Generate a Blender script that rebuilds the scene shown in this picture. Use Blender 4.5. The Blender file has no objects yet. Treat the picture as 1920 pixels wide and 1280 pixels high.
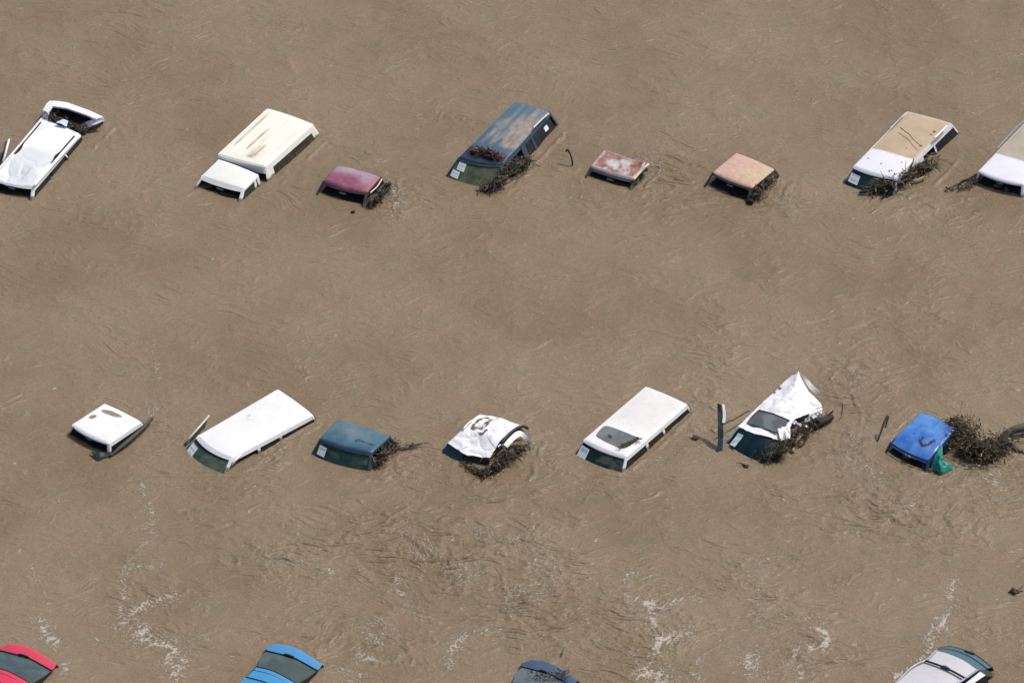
import bpy, math
import numpy as np

# ------------------------------------------------------------------ camera, sky, sun
SC = bpy.context.scene
COL = SC.collection
PITCH = math.radians(36.2)
DIST = 250.0
FPX = 70.0 * DIST                     # focal length in photo pixels (70 px per metre at the aim point)
CAM = np.array([0.0, -DIST * math.cos(PITCH), DIST * math.sin(PITCH)])
FWD = np.array([0.0, math.cos(PITCH), -math.sin(PITCH)])
UPV = np.array([0.0, math.sin(PITCH), math.cos(PITCH)])
RGT = np.array([1.0, 0.0, 0.0])

cam_data = bpy.data.cameras.new("camera")
cam = bpy.data.objects.new("camera", cam_data)
COL.objects.link(cam)
cam.location = CAM
cam.rotation_euler = (math.pi / 2 - PITCH, 0, 0)
cam_data.sensor_width = 36.0
cam_data.lens = FPX * 36.0 / 1920.0
cam_data.clip_start = 1.0
cam_data.clip_end = 20000.0
SC.camera = cam

SUN_ELEV = math.radians(57)
SUN_AZ = math.radians(60)             # measured from +Y towards +X
world = bpy.data.worlds.new("World")
SC.world = world
world.use_nodes = True
wn = world.node_tree
bg = wn.nodes["Background"]
sky = wn.nodes.new("ShaderNodeTexSky")
sky.sky_type = 'NISHITA'
sky.sun_disc = False
sky.sun_elevation = SUN_ELEV
sky.sun_rotation = SUN_AZ
sky.dust_density = 3.0
sky.air_density = 1.0
wn.links.new(sky.outputs[0], bg.inputs[0])
bg.inputs[1].default_value = 0.12

sd = bpy.data.lights.new("sun", 'SUN')
sd.energy = 3.1
sd.angle = math.radians(3.0)
sd.color = (1.0, 0.95, 0.87)
sun = bpy.data.objects.new("sun", sd)
COL.objects.link(sun)
sun.rotation_euler = (math.pi / 2 - SUN_ELEV, 0, math.pi - SUN_AZ)
sun.location = (60, 10, 80)
SC.view_settings.view_transform = 'Standard'
SC.view_settings.look = 'None'
SC.view_settings.exposure = 0.0
SC.view_settings.gamma = 1.0

# ------------------------------------------------------------------ helpers
def W(u, v, z=0.0):
    """world point at height z seen at photo position (u, v)"""
    d = FWD * FPX + RGT * (u - 960.0) - UPV * (v - 640.0)
    k = (z - CAM[2]) / d[2]
    return CAM + d * k

def px(P):
    P = np.asarray(P, float)
    q = P - CAM
    zc = q @ FWD
    return 960 + FPX * (q @ RGT) / zc, 640 - FPX * (q @ UPV) / zc

def _hash(ix, iy, seed):
    n = (ix.astype(np.int64) * 374761393 + iy.astype(np.int64) * 668265263 + seed * 1442695041) & 0xffffffff
    n = ((n ^ (n >> 13)) * 1274126177) & 0xffffffff
    n = (n ^ (n >> 16)) & 0xffffff
    return n / float(0xffffff)

def vn(x, y, seed=0):
    x = np.asarray(x, float); y = np.asarray(y, float)
    ix = np.floor(x); iy = np.floor(y)
    fx = x - ix; fy = y - iy
    fx = fx * fx * fx * (fx * (fx * 6 - 15) + 10); fy = fy * fy * fy * (fy * (fy * 6 - 15) + 10)
    a = _hash(ix, iy, seed); b = _hash(ix + 1, iy, seed)
    c = _hash(ix, iy + 1, seed); d = _hash(ix + 1, iy + 1, seed)
    return (a * (1 - fx) + b * fx) * (1 - fy) + (c * (1 - fx) + d * fx) * fy

def fbm(x, y, seed=0, octv=4, gain=0.5):
    s = 0; a = 1; t = 0
    for k in range(octv):
        s = s + a * (vn(x * 2 ** k + 17.3 * k, y * 2 ** k - 9.1 * k, seed + k) * 2 - 1)
        t += a; a *= gain
    return s / t

def sst(a, b, x):
    t = np.clip((x - a) / (b - a + 1e-12), 0, 1)
    return t * t * (3 - 2 * t)

def nrm(v):
    v = np.asarray(v, float)
    return v / (np.linalg.norm(v, axis=-1, keepdims=True) + 1e-12)

class Mesh:
    def __init__(s):
        s.V = []; s.F = []; s.C = []; s.n = 0
    def add(s, V, F, col):
        V = np.asarray(V, float).reshape(-1, 3)
        col = np.asarray(col, float)
        if col.ndim == 1:
            col = np.tile(col, (len(V), 1))
        col = col.reshape(len(V), -1)
        if col.shape[1] == 3:
            col = np.hstack([col, np.zeros((len(V), 1))])
        s.V.append(V); s.C.append(col)
        s.F.append([tuple(int(i) + s.n for i in f) for f in F])
        s.n += len(V)
    def grid(s, P, col, thick=0.0, out=(0, 0, 1)):
        """P (n,m,3) sheet; thick pushes a second skin away from `out`"""
        P = np.asarray(P, float); n, m, _ = P.shape
        col = np.asarray(col, float)
        if col.ndim == 1: col = np.tile(col, (n, m, 1))
        if col.shape[-1] == 3: col = np.concatenate([col, np.zeros((n, m, 1))], -1)
        du = np.gradient(P, axis=0); dv = np.gradient(P, axis=1)
        N = nrm(np.cross(du, dv))
        rev = (N * np.asarray(out, float)).sum(-1).mean() < 0
        if rev: N = -N
        I = np.arange(n * m).reshape(n, m)
        a, b, c, d = I[:-1, :-1].ravel(), I[1:, :-1].ravel(), I[1:, 1:].ravel(), I[:-1, 1:].ravel()
        F = np.stack([a, b, c, d], 1)
        if rev: F = F[:, ::-1]
        s.add(P, F.tolist(), col.reshape(-1, 4))
        if thick:
            Q = P - N * thick
            s.add(Q, F[:, ::-1].tolist(), col.reshape(-1, 4))
            rim = list(I[0, :]) + list(I[1:, -1]) + list(I[-1, -2::-1]) + list(I[-2:0:-1, 0])
            Pr = P.reshape(-1, 3)[rim]; Qr = Q.reshape(-1, 3)[rim]; cr = col.reshape(-1, 4)[rim]
            k = len(rim)
            Fr = [(i, (i + 1) % k, k + (i + 1) % k, k + i) for i in range(k)]
            if rev: Fr = [f[::-1] for f in Fr]
            s.add(np.vstack([Pr, Qr]), Fr, np.vstack([cr, cr]))
    def tube(s, pts, r, col, sides=6):
        pts = np.asarray(pts, float); n = len(pts)
        r = np.broadcast_to(np.asarray(r, float), (n,))
        T = nrm(np.gradient(pts, axis=0))
        ref = np.array([0.31, 0.17, 0.93])
        A = nrm(np.cross(T, ref)); B = np.cross(T, A)
        th = np.linspace(0, 2 * math.pi, sides, endpoint=False)
        ring = pts[:, None] + r[:, None, None] * (A[:, None] * np.cos(th)[None, :, None] + B[:, None] * np.sin(th)[None, :, None])
        F = []
        for i in range(n - 1):
            for j in range(sides):
                k = (j + 1) % sides
                F.append((i * sides + j, i * sides + k, (i + 1) * sides + k, (i + 1) * sides + j))
        F.append(tuple(range(sides))[::-1]); F.append(tuple((n - 1) * sides + j for j in range(sides)))
        s.add(ring, F, col)
    def poly(s, pts, thick, col, out=(0, 0, 1)):
        """flat outline with real thickness"""
        P = np.asarray(pts, float); k = len(P)
        o = nrm(out); Q = P - o * thick
        s.add(P, [tuple(range(k))], col)
        s.add(Q, [tuple(range(k))[::-1]], col)
        s.add(np.vstack([P, Q]), [(i, (i + 1) % k, k + (i + 1) % k, k + i) for i in range(k)], col)
    def blob(s, c, r, col, seed=0, n=10, amp=0.3):
        th = np.linspace(0, math.pi, n); ph = np.linspace(0, 2 * math.pi, 2 * n)
        T, Pp = np.meshgrid(th, ph, indexing='ij')
        X = np.sin(T) * np.cos(Pp); Y = np.sin(T) * np.sin(Pp); Z = np.cos(T)
        R = 1 + amp * fbm(X * 1.7 + Z * 1.3 + 5, Y * 1.7 - Z + 5, seed, 3) * 2
        P = np.stack([c[0] + r[0] * X * R, c[1] + r[1] * Y * R, c[2] + r[2] * Z * R], -1)
        s.grid(P, col, out=(0, 0, 0))
    def build(s, name, mat, parent=None, smooth=True, base=None):
        V = np.vstack(s.V)
        org = np.zeros(3)
        if parent is not None: org = np.array(ORG[parent.name])
        elif base is not None: org = np.asarray(base, float)
        me = bpy.data.meshes.new(name)
        me.from_pydata((V - org).tolist(), [], [f for F in s.F for f in F])
        ca = me.color_attributes.new("Col", 'FLOAT_COLOR', 'POINT')
        ca.data.foreach_set("color", np.vstack(s.C).astype(np.float32).ravel())
        if smooth: me.polygons.foreach_set("use_smooth", [True] * len(me.polygons))
        me.materials.append(mat)
        me.update()
        o = bpy.data.objects.new(name, me)
        COL.objects.link(o)
        if parent is not None: o.parent = parent
        else: o.location = org
        ORG[o.name] = tuple(org)
        return o

ORG = {}
def thing(name, base, label, cat, group=None):
    o = bpy.data.objects.new(name, None)
    o.empty_display_size = 0.3
    COL.objects.link(o)
    o.location = base
    ORG[o.name] = tuple(base)
    o['label'] = label; o['category'] = cat
    if group: o['group'] = group
    return o

def tag(o, label, cat, group=None):
    o['label'] = label; o['category'] = cat
    if group: o['group'] = group
    return o

def crom(ctrl, n, smooth=True):
    """resample control points to n points"""
    c = np.asarray(ctrl, float); k = len(c)
    x = np.linspace(0, k - 1, n)
    i = np.clip(np.floor(x).astype(int), 0, k - 2); f = (x - i)[:, None] if c.ndim == 2 else (x - i).reshape(-1, *([1] * (c.ndim - 1)))
    p1 = c[i]; p2 = c[i + 1]
    if not smooth or k < 3: return p1 * (1 - f) + p2 * f
    p0 = np.where((i == 0).reshape(f.shape), 2 * p1 - p2, c[np.maximum(i - 1, 0)])
    p3 = np.where((i >= k - 2).reshape(f.shape), 2 * p2 - p1, c[np.minimum(i + 2, k - 1)])
    return 0.5 * ((2 * p1) + (-p0 + p2) * f + (2 * p0 - 5 * p1 + 4 * p2 - p3) * f ** 2 + (-p0 + 3 * p1 - 3 * p2 + p3) * f ** 3)

def loft(rows, n, m, smooth=True):
    """rows of (u, v, z) -> (n, m, 3) world sheet"""
    R = [crom([W(*p) for p in r], m, smooth) for r in rows]
    return crom(np.stack(R), n, smooth)

# ------------------------------------------------------------------ materials
def newmat(name):
    m = bpy.data.materials.new(name); m.use_nodes = True
    nt = m.node_tree
    return m, nt, nt.nodes["Principled BSDF"]

def mat_col(name, rough=0.5, metal=0.0, coat=0.0, grime=0.12, gscale=3.0, bump=0.0, bscale=20.0, dirt_rough=0.9, spec=0.5, tide=False):
    """colour from the mesh's own paint/silt pattern, broken up by fine procedural grime"""
    m, nt, b = newmat(name)
    L = nt.links
    at = nt.nodes.new("ShaderNodeAttribute"); at.attribute_name = "Col"
    tc = nt.nodes.new("ShaderNodeTexCoord")
    n1 = nt.nodes.new("ShaderNodeTexNoise"); n1.inputs["Scale"].default_value = gscale
    n1.inputs["Detail"].default_value = 8; n1.inputs["Roughness"].default_value = 0.7
    L.new(tc.outputs["Object"], n1.inputs["Vector"])
    mr = nt.nodes.new("ShaderNodeMapRange")
    mr.inputs[1].default_value = 0.3; mr.inputs[2].default_value = 0.7
    mr.inputs[3].default_value = 1 - grime; mr.inputs[4].default_value = 1 + grime * 0.4
    L.new(n1.outputs[0], mr.inputs[0])
    mx = nt.nodes.new("ShaderNodeVectorMath"); mx.operation = 'SCALE'
    L.new(at.outputs["Color"], mx.inputs[0]); L.new(mr.outputs[0], mx.inputs[3])
    L.new(mx.outputs[0], b.inputs["Base Color"])
    if tide:
        ge = nt.nodes.new("ShaderNodeNewGeometry"); sx = nt.nodes.new("ShaderNodeSeparateXYZ"); L.new(ge.outputs["Position"], sx.inputs[0])
        ns = nt.nodes.new("ShaderNodeTexNoise"); ns.inputs["Scale"].default_value = 9; ns.inputs["Detail"].default_value = 5; L.new(ge.outputs["Position"], ns.inputs["Vector"])
        ma = nt.nodes.new("ShaderNodeMath"); ma.operation = 'MULTIPLY_ADD'; L.new(ns.outputs[0], ma.inputs[0]); ma.inputs[1].default_value = -.14; L.new(sx.outputs[2], ma.inputs[2])
        mt = nt.nodes.new("ShaderNodeMapRange"); mt.inputs[1].default_value = .035; mt.inputs[2].default_value = -.01; mt.inputs[3].default_value = 0; mt.inputs[4].default_value = .85
        L.new(ma.outputs[0], mt.inputs[0])
        mm_ = nt.nodes.new("ShaderNodeMix"); mm_.data_type = 'RGBA'; L.new(mt.outputs[0], mm_.inputs["Factor"]); L.new(mx.outputs[0], mm_.inputs["A"]); mm_.inputs["B"].default_value = (.085, .062, .038, 1)
        L.new(mm_.outputs["Result"], b.inputs["Base Color"])
    rr = nt.nodes.new("ShaderNodeMapRange")
    rr.inputs[3].default_value = rough; rr.inputs[4].default_value = dirt_rough
    L.new(at.outputs["Alpha"], rr.inputs[0]); L.new(rr.outputs[0], b.inputs["Roughness"])
    b.inputs["Metallic"].default_value = metal
    b.inputs["Coat Weight"].default_value = coat
    b.inputs["Coat Roughness"].default_value = 0.15
    b.inputs["Specular IOR Level"].default_value = spec
    if bump:
        n2 = nt.nodes.new("ShaderNodeTexNoise"); n2.inputs["Scale"].default_value = bscale; n2.inputs["Detail"].default_value = 5
        L.new(tc.outputs["Object"], n2.inputs["Vector"])
        bp = nt.nodes.new("ShaderNodeBump"); bp.inputs["Distance"].default_value = bump
        L.new(n2.outputs[0], bp.inputs["Height"]); L.new(bp.outputs[0], b.inputs["Normal"])
    return m

M_PAINT = mat_col("car_paint", tide=True, rough=0.35, coat=0.3, grime=0.06, bump=0.002, bscale=6)
M_WEATHER = mat_col("weathered_paint", tide=True, rough=0.6, grime=0.25, gscale=6, bump=0.003, bscale=15)
M_SILT = mat_col("silted_paint", tide=True, rough=0.45, coat=0.1, grime=0.2, gscale=5, bump=0.003, bscale=12)
M_TRIM = mat_col("dark_trim", rough=0.6, grime=0.4, gscale=8)
M_LINER = mat_col("headliner_fabric", rough=0.95, grime=0.3, gscale=5)
M_WOOD = mat_col("wet_wood", rough=0.75, grime=0.45, gscale=9, bump=0.01, bscale=25)
M_PAPER = mat_col("paper", rough=0.8, grime=0.08, gscale=10)
M_MUD = mat_col("mud", rough=0.85, grime=0.3, gscale=9, bump=0.01, bscale=30)
M_CLOTH = mat_col("tarpaulin", rough=0.45, grime=0.2, gscale=6, bump=0.004, bscale=18)

def mat_glass(name, tint, clear=0.25):
    m, nt, b = newmat(name)
    L = nt.links
    at = nt.nodes.new("ShaderNodeAttribute"); at.attribute_name = "Col"
    tc = nt.nodes.new("ShaderNodeTexCoord")
    n1 = nt.nodes.new("ShaderNodeTexNoise"); n1.inputs["Scale"].default_value = 4; n1.inputs["Detail"].default_value = 6
    L.new(tc.outputs["Object"], n1.inputs["Vector"])
    mr = nt.nodes.new("ShaderNodeMapRange"); mr.inputs[1].default_value = .3; mr.inputs[2].default_value = .7
    mr.inputs[3].default_value = .55; mr.inputs[4].default_value = 1.35
    L.new(n1.outputs[0], mr.inputs[0])
    mx = nt.nodes.new("ShaderNodeVectorMath"); mx.operation = 'SCALE'
    L.new(at.outputs["Color"], mx.inputs[0]); L.new(mr.outputs[0], mx.inputs[3])
    L.new(mx.outputs[0], b.inputs["Base Color"])
    b.inputs["Roughness"].default_value = 0.12
    tr = nt.nodes.new("ShaderNodeBsdfTransparent"); tr.inputs[0].default_value = (*tint, 1)
    ms = nt.nodes.new("ShaderNodeMixShader"); ms.inputs[0].default_value = 1 - clear
    L.new(tr.outputs[0], ms.inputs[1]); L.new(b.outputs[0], ms.inputs[2])
    L.new(ms.outputs[0], nt.nodes["Material Output"].inputs[0])
    return m
M_GLASS = mat_glass("tinted_glass", (.5, .58, .5), .25)
M_DGLASS = mat_glass("dark_glass", (.2, .25, .23), .15)

WHITE = np.array([.78, .78, .78]); CREAM = np.array([.80, .785, .69])
SILT = np.array([.42, .31, .2]); MUDC = np.array([.2, .135, .07]); DARK = np.array([.018, .02, .02])
G_GREEN = np.array([.05, .08, .055]); G_DARK = np.array([.012, .02, .02])

def lerp(a, b, f):
    f = np.asarray(f)[..., None]
    return a * (1 - f) + b * f

# ------------------------------------------------------------------ floodwater
def seg_dist(X, Y, pts):
    d = np.full(X.shape, 1e9)
    for (x0, y0), (x1, y1) in zip(pts[:-1], pts[1:]):
        dx, dy = x1 - x0, y1 - y0
        t = np.clip(((X - x0) * dx + (Y - y0) * dy) / (dx * dx + dy * dy + 1e-9), 0, 1)
        d = np.minimum(d, np.hypot(X - x0 - t * dx, Y - y0 - t * dy))
    return d

FOAM = [  # (polyline on the water, half width m, strength)
    ([(268, 905), (285, 1000), (235, 1062), (300, 1058), (232, 1065), (226, 1130), (240, 1170)], .09, .6),
    ([(305, 1118), (262, 1138), (228, 1166), (292, 1205), (318, 1212), (322, 1262), (345, 1235)], .16, .95),
    ([(265, 1175), (290, 1205), (322, 1210), (320, 1275)], .12, 1.0),
    ([(78, 1160), (88, 1195), (108, 1205)], .12, .8), ([(120, 1245), (112, 1279)], .08, .7),
    ([(60, 1060), (62, 1085), (83, 1120), (90, 1155)], .06, .5),
    ([(708, 1165), (728, 1180), (700, 1195), (722, 1212), (680, 1225), (700, 1240)], .17, .85),
    ([(930, 1180), (880, 1185), (862, 1205), (840, 1245)], .12, .8),
    ([(640, 1255), (672, 1262), (655, 1280)], .08, .7),
    ([(740, 1080), (770, 1135), (800, 1160)], .12, .45), ([(890, 1000), (990, 1008), (1005, 980)], .1, .45),
    ([(1015, 1040), (1040, 1045), (1045, 1090), (1000, 1130)], .1, .4),
    ([(1178, 1075), (1180, 1112), (1212, 1128), (1240, 1135), (1290, 1122), (1302, 1121)], .13, .9),
    ([(1215, 1128), (1225, 1180), (1235, 1200)], .14, .6),
    ([(1290, 1188), (1240, 1200), (1225, 1230), (1202, 1258), (1245, 1262), (1235, 1285)], .17, 1.0),
    ([(1535, 1178), (1555, 1195), (1540, 1210), (1500, 1215), (1490, 1228)], .12, 1.0),
    ([(1400, 1080), (1425, 1048), (1470, 1045), (1480, 1055)], .12, .55),
    ([(1420, 1100), (1430, 1150), (1500, 1160), (1550, 1155)], .1, .45),
    ([(1410, 1215), (1405, 1260), (1440, 1275)], .2, .6), ([(1490, 1230), (1497, 1280)], .15, .65),
    ([(1310, 1230), (1300, 1275)], .1, .5),
    ([(1790, 1090), (1785, 1135), (1775, 1165), (1750, 1185), (1742, 1215), (1720, 1235), (1680, 1275)], .12, .75),
    ([(725, 345), (745, 375), (730, 400)], .15, .5), ([(275, 770), (300, 775)], .15, .45),
    ([(520, 825), (500, 865), (535, 850)], .16, .5), ([(1600, 790), (1590, 850), (1640, 900)], .2, .4),
    ([(1190, 880), (1260, 850)], .2, .25), ([(1800, 880), (1850, 870), (1880, 930)], .25, .45),
    ([(1210, 300), (1260, 330)], .3, .3), ([(290, 640), (290, 700)], .05, .5),
]
def turb_spots():
    out = []
    for (u, v, ru, rv, a) in [
        (800, 1040, 260, 90, .8), (560, 1030, 140, 70, .7), (1000, 1090, 110, 120, .9), (1210, 1190, 130, 110, .8),
        (300, 1130, 120, 130, .35), (1430, 1130, 200, 120, .55), (1700, 950, 220, 70, .75), (1830, 900, 130, 60, .6),
        (1600, 700, 80, 120, .6), (1340, 640, 60, 90, .45), (1300, 780, 90, 70, .6), (1270, 330, 90, 80, .6),
        (740, 370, 60, 50, .6), (1470, 370, 60, 40, .5), (1080, 350, 60, 60, .4), (520, 850, 70, 40, .6),
        (760, 860, 120, 40, .5), (1030, 850, 60, 60, .5), (1600, 840, 90, 60, .6), (320, 300, 70, 40, .3),
        (290, 800, 60, 50, .45), (900, 930, 200, 50, .5), (440, 900, 160, 40, .35), (1190, 900, 130, 40, .4),
        (1480, 930, 150, 40, .45), (230, 400, 100, 50, .25), (1750, 400, 120, 60, .35), (1790, 640, 150, 90, .3),
        (700, 1200, 170, 60, .6), (1850, 1180, 90, 50, .3), (60, 960, 90, 60, .25), (1530, 1230, 130, 50, .8)]:
        c = W(u, v)
        out.append((c[0], c[1], ru / 70.0, rv / 70.0 / .59, a))
    return out
CRESTS = [  # long sharp ripple crests
    [(695, 950), (760, 990), (800, 1030), (820, 1050), (880, 1062), (915, 1090), (925, 1110)],
    [(735, 1000), (770, 1010), (812, 1042)], [(440, 1050), (450, 1072), (490, 1078)],
    [(470, 1015), (520, 1045), (600, 1050)], [(525, 1075), (575, 1082), (615, 1080)],
    [(350, 960), (400, 990), (480, 970)], [(360, 1230), (420, 1225), (470, 1220)],
    [(940, 1075), (950, 1100), (1000, 1090)], [(1640, 935), (1680, 960), (1750, 950)],
    [(1600, 930), (1650, 950), (1700, 985)], [(1060, 965), (1110, 990)], [(1480, 1185), (1530, 1200)],
    [(840, 1210), (890, 1215)], [(960, 1190), (985, 1225)], [(1440, 1055), (1475, 1057)],
    [(1780, 730), (1850, 735), (1920, 728)], [(482, 866), (530, 840), (598, 797)], [(1184, 880), (1240, 836), (1302, 776)], [(522, 349), (562, 310), (612, 264)],
    [(966, 348), (1014, 296), (1066, 242)], [(1700, 372), (1750, 350), (1800, 300)], [(150, 300), (178, 275), (215, 240)], [(1210, 350), (1235, 330), (1240, 300)], [(1460, 385), (1480, 350), (1490, 320)],
    [(735, 395), (750, 370), (752, 340)], [(990, 900), (1010, 860), (1020, 825)], [(1600, 830), (1615, 790), (1600, 740)], [(745, 880), (800, 868), (850, 872)], [(600, 890), (680, 900), (760, 890)], [(1420, 385), (1390, 380), (1360, 370)], [(400, 1065), (380, 1075), (350, 1070)],
]
def axis(lo, hi, step, far):
    core = np.arange(lo, hi + 1e-6, step)
    g = []; d = step
    x = 0.0
    while x < far:
        d *= 1.35; x += d; g.append(x)
    g = np.array(g)
    return np.concatenate([(lo - g)[::-1], core, hi + g])

def build_water():
    xs = axis(-15.5, 15.5, 0.045, 4000.0); ys = axis(-17.5, 18.5, 0.055, 6000.0)
    X, Y = np.meshgrid(xs, ys)
    fade = sst(30, 18, np.abs(X)) * sst(32, 20, np.abs(Y))
    fx = X + .5 * fbm(X * .5, Y * .5, 3, 3); fy = Y + .5 * fbm(X * .5 + 9, Y * .5, 5, 3)
    T = np.zeros_like(X) + .10
    for cx, cy, rx, ry, a in turb_spots():
        T = np.maximum(T, a * np.exp(-((X - cx) / rx) ** 2 - ((Y - cy) / ry) ** 2))
    T = T * (.55 + .9 * vn(X * .9, Y * .6, 77))
    H = .030 * fbm(fx * .45, fy * .6, 11, 3)
    H = H + .011 * fbm(fx * 1.2, fy * 2.1, 21, 3)
    # small ridged ripples, running down-right across the picture
    ca, sa = math.cos(math.radians(-28)), math.sin(math.radians(-28))
    U = fx * ca + fy * sa; V = -fx * sa + fy * ca
    wx = .35 * fbm(X * 1.1, Y * 1.1, 61, 3); wy = .35 * fbm(X * 1.1 + 4, Y * 1.1, 62, 3)
    r1 = 1 - np.abs(fbm((U + wx) * 1.1, (V + wy) * 3.0, 31, 3))
    r2 = 1 - np.abs(fbm((U + wx) * 2.6, (V + wy) * 6.0, 41, 2))
    H = H + T * (.026 * r1 ** 7 + .022 * r2 ** 6)
    br = .5 + .5 * fbm(X * 2.2, Y * 2.2, 91, 2)
    for c in CRESTS:
        pts = [tuple(W(u, v)[:2]) for u, v in c]
        w = .16 * fbm(X * 2.2, Y * 2.2, 93, 4)
        d = seg_dist(X + w, Y + w, pts)
        H = H + .046 * np.exp(-(d / .045) ** 2) * sst(.25, .7, br) - .012 * np.exp(-((d - .1) / .06) ** 2) * sst(.3, .8, br)
    H = H * fade
    foam = np.zeros_like(X)
    wx2 = .16 * fbm(X * 1.8, Y * 1.8, 51, 3); wy2 = .16 * fbm(X * 1.8 + 7, Y * 1.8, 53, 3)
    for pl, w, a in FOAM:
        pts = [tuple(W(u, v)[:2]) for u, v in pl]
        d = seg_dist(X + wx2, Y + wy2, pts)
        foam = np.maximum(foam, a * (.55 * np.exp(-(d / (w * .7)) ** 2) + .45 * np.exp(-(d / (w * 2.8)) ** 2)) * (.35 + .9 * vn(X * 1.7 + w * 9, Y * 1.3, 55)))
    sp = vn(X * 3.2, Y * 2.4, 101)
    foam = np.maximum(foam, (sst(.94, .99, sp) * .42) * sst(6, -6, Y) + sst(.975, 1, sp) * .3)
    foam = np.maximum(foam, sst(.45, .9, T) * .34 * sst(.3, .8, vn(X * 1.3, Y * 1.1, 103)))
    n, m = X.shape
    P = np.stack([X, Y, H], -1).reshape(-1, 3)
    me = bpy.data.meshes.new("water")
    me.vertices.add(n * m); me.vertices.foreach_set("co", P.astype(np.float32).ravel())
    I = np.arange(n * m, dtype=np.int32).reshape(n, m)
    F = np.stack([I[:-1, :-1], I[:-1, 1:], I[1:, 1:], I[1:, :-1]], -1).reshape(-1, 4)
    k = len(F)
    me.loops.add(k * 4); me.loops.foreach_set("vertex_index", F.ravel())
    me.polygons.add(k); me.polygons.foreach_set("loop_start", np.arange(0, 4 * k, 4, dtype=np.int32))
    me.polygons.foreach_set("use_smooth", np.ones(k, dtype=bool))
    me.update(calc_edges=True)
    at = me.attributes.new("foam", 'FLOAT', 'POINT')
    at.data.foreach_set("value", (foam * (fade > 0)).astype(np.float32).ravel())
    at = me.attributes.new("chop", 'FLOAT', 'POINT')
    at.data.foreach_set("value", T.astype(np.float32).ravel())
    o = bpy.data.objects.new("water", me); COL.objects.link(o); o['kind'] = "structure"
    o['label'] = "opaque brown floodwater with fine ripples and thin foam streaks"
    m_, nt, b = newmat("muddy_water"); L = nt.links
    def N(t, **k):
        q = nt.nodes.new(t)
        for a_, v_ in k.items(): setattr(q, a_, v_)
        return q
    geo = N("ShaderNodeNewGeometry")
    def noise(scale, det, rough=.55, stretch=None):
        q = N("ShaderNodeTexNoise"); q.inputs["Scale"].default_value = scale
        q.inputs["Detail"].default_value = det; q.inputs["Roughness"].default_value = rough
        if stretch:
            mp = N("ShaderNodeMapping"); mp.inputs["Rotation"].default_value = (0, 0, stretch[0]); mp.inputs["Scale"].default_value = stretch[1]
            L.new(geo.outputs["Position"], mp.inputs[0]); L.new(mp.outputs[0], q.inputs["Vector"])
        else: L.new(geo.outputs["Position"], q.inputs["Vector"])
        return q
    big = noise(.22, 5, .6)
    cr = N("ShaderNodeValToRGB")
    cr.color_ramp.elements[0].position = .38; cr.color_ramp.elements[0].color = (.190, .140, .083, 1)
    cr.color_ramp.elements[1].position = .62; cr.color_ramp.elements[1].color = (.229, .176, .113, 1)
    L.new(big.outputs[0], cr.inputs[0])
    # fine silt mottling: slightly redder / greener patches
    mot = noise(1.1, 7, .7)
    cr2 = N("ShaderNodeValToRGB")
    cr2.color_ramp.elements[0].position = .35; cr2.color_ramp.elements[0].color = (.93, .97, .93, 1)
    cr2.color_ramp.elements[1].position = .65; cr2.color_ramp.elements[1].color = (1.06, .99, 1.0, 1)
    L.new(mot.outputs[0], cr2.inputs[0])
    mm = N("ShaderNodeVectorMath", operation='MULTIPLY'); L.new(cr.outputs[0], mm.inputs[0]); L.new(cr2.outputs[0], mm.inputs[1])
    gr = noise(22, 4, .85)
    mg = N("ShaderNodeMapRange"); mg.inputs[1].default_value = .25; mg.inputs[2].default_value = .75; mg.inputs[3].default_value = .68; mg.inputs[4].default_value = 1.34
    L.new(gr.outputs[0], mg.inputs[0])
    mm2 = N("ShaderNodeVectorMath", operation='SCALE'); L.new(mm.outputs[0], mm2.inputs[0]); L.new(mg.outputs[0], mm2.inputs[3])
    def math_(op, x, y=None, z=None, clamp=False):
        q = N("ShaderNodeMath", operation=op, use_clamp=clamp)
        for k_, w_ in enumerate((x, y, z)):
            if w_ is None: continue
            if isinstance(w_, (int, float)): q.inputs[k_].default_value = w_
            else: L.new(w_, q.inputs[k_])
        return q.outputs[0]
    # warped coordinates shared by the ripples
    wn_ = noise(.45, 1.2, .5)
    wsub = N("ShaderNodeVectorMath", operation='SUBTRACT'); L.new(wn_.outputs["Color"], wsub.inputs[0]); wsub.inputs[1].default_value = (.5, .5, .5)
    wsc = N("ShaderNodeVectorMath", operation='SCALE'); L.new(wsub.outputs[0], wsc.inputs[0]); wsc.inputs[3].default_value = 2.2
    wad = N("ShaderNodeVectorMath", operation='ADD'); L.new(geo.outputs["Position"], wad.inputs[0]); L.new(wsc.outputs[0], wad.inputs[1])
    def ridged(scale, det, ang, st, off=(0, 0, 0), rough=.55):
        mp = N("ShaderNodeMapping"); mp.inputs["Rotation"].default_value = (0, 0, math.radians(ang)); mp.inputs["Scale"].default_value = st
        mp.inputs["Location"].default_value = off
        L.new(wad.outputs[0], mp.inputs[0])
        q = N("ShaderNodeTexNoise", noise_dimensions='2D'); q.inputs["Scale"].default_value = scale
        q.inputs["Detail"].default_value = det; q.inputs["Roughness"].default_value = rough; q.inputs["Distortion"].default_value = .0
        L.new(mp.outputs[0], q.inputs["Vector"])
        a = math_('SUBTRACT', q.outputs[0], .5); a = math_('ABSOLUTE', a)
        a = math_('MULTIPLY_ADD', a, -7.0, 1.0, clamp=True)
        return math_('POWER', a, 1.35)
    fo = N("ShaderNodeAttribute", attribute_name="foam"); ch = N("ShaderNodeAttribute", attribute_name="chop")
    R1 = ridged(.8, 3.2, 20, (.55, 1.7, 1), (0, 0, 0), .5); R2 = ridged(1.9, 2.6, 12, (.55, 1.6, 1), (5, 3, 0), .5)
    g1 = noise(.9, 3, .6); gg = N("ShaderNodeMapRange"); gg.inputs[1].default_value = .42; gg.inputs[2].default_value = .62; L.new(g1.outputs[0], gg.inputs[0])
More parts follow.
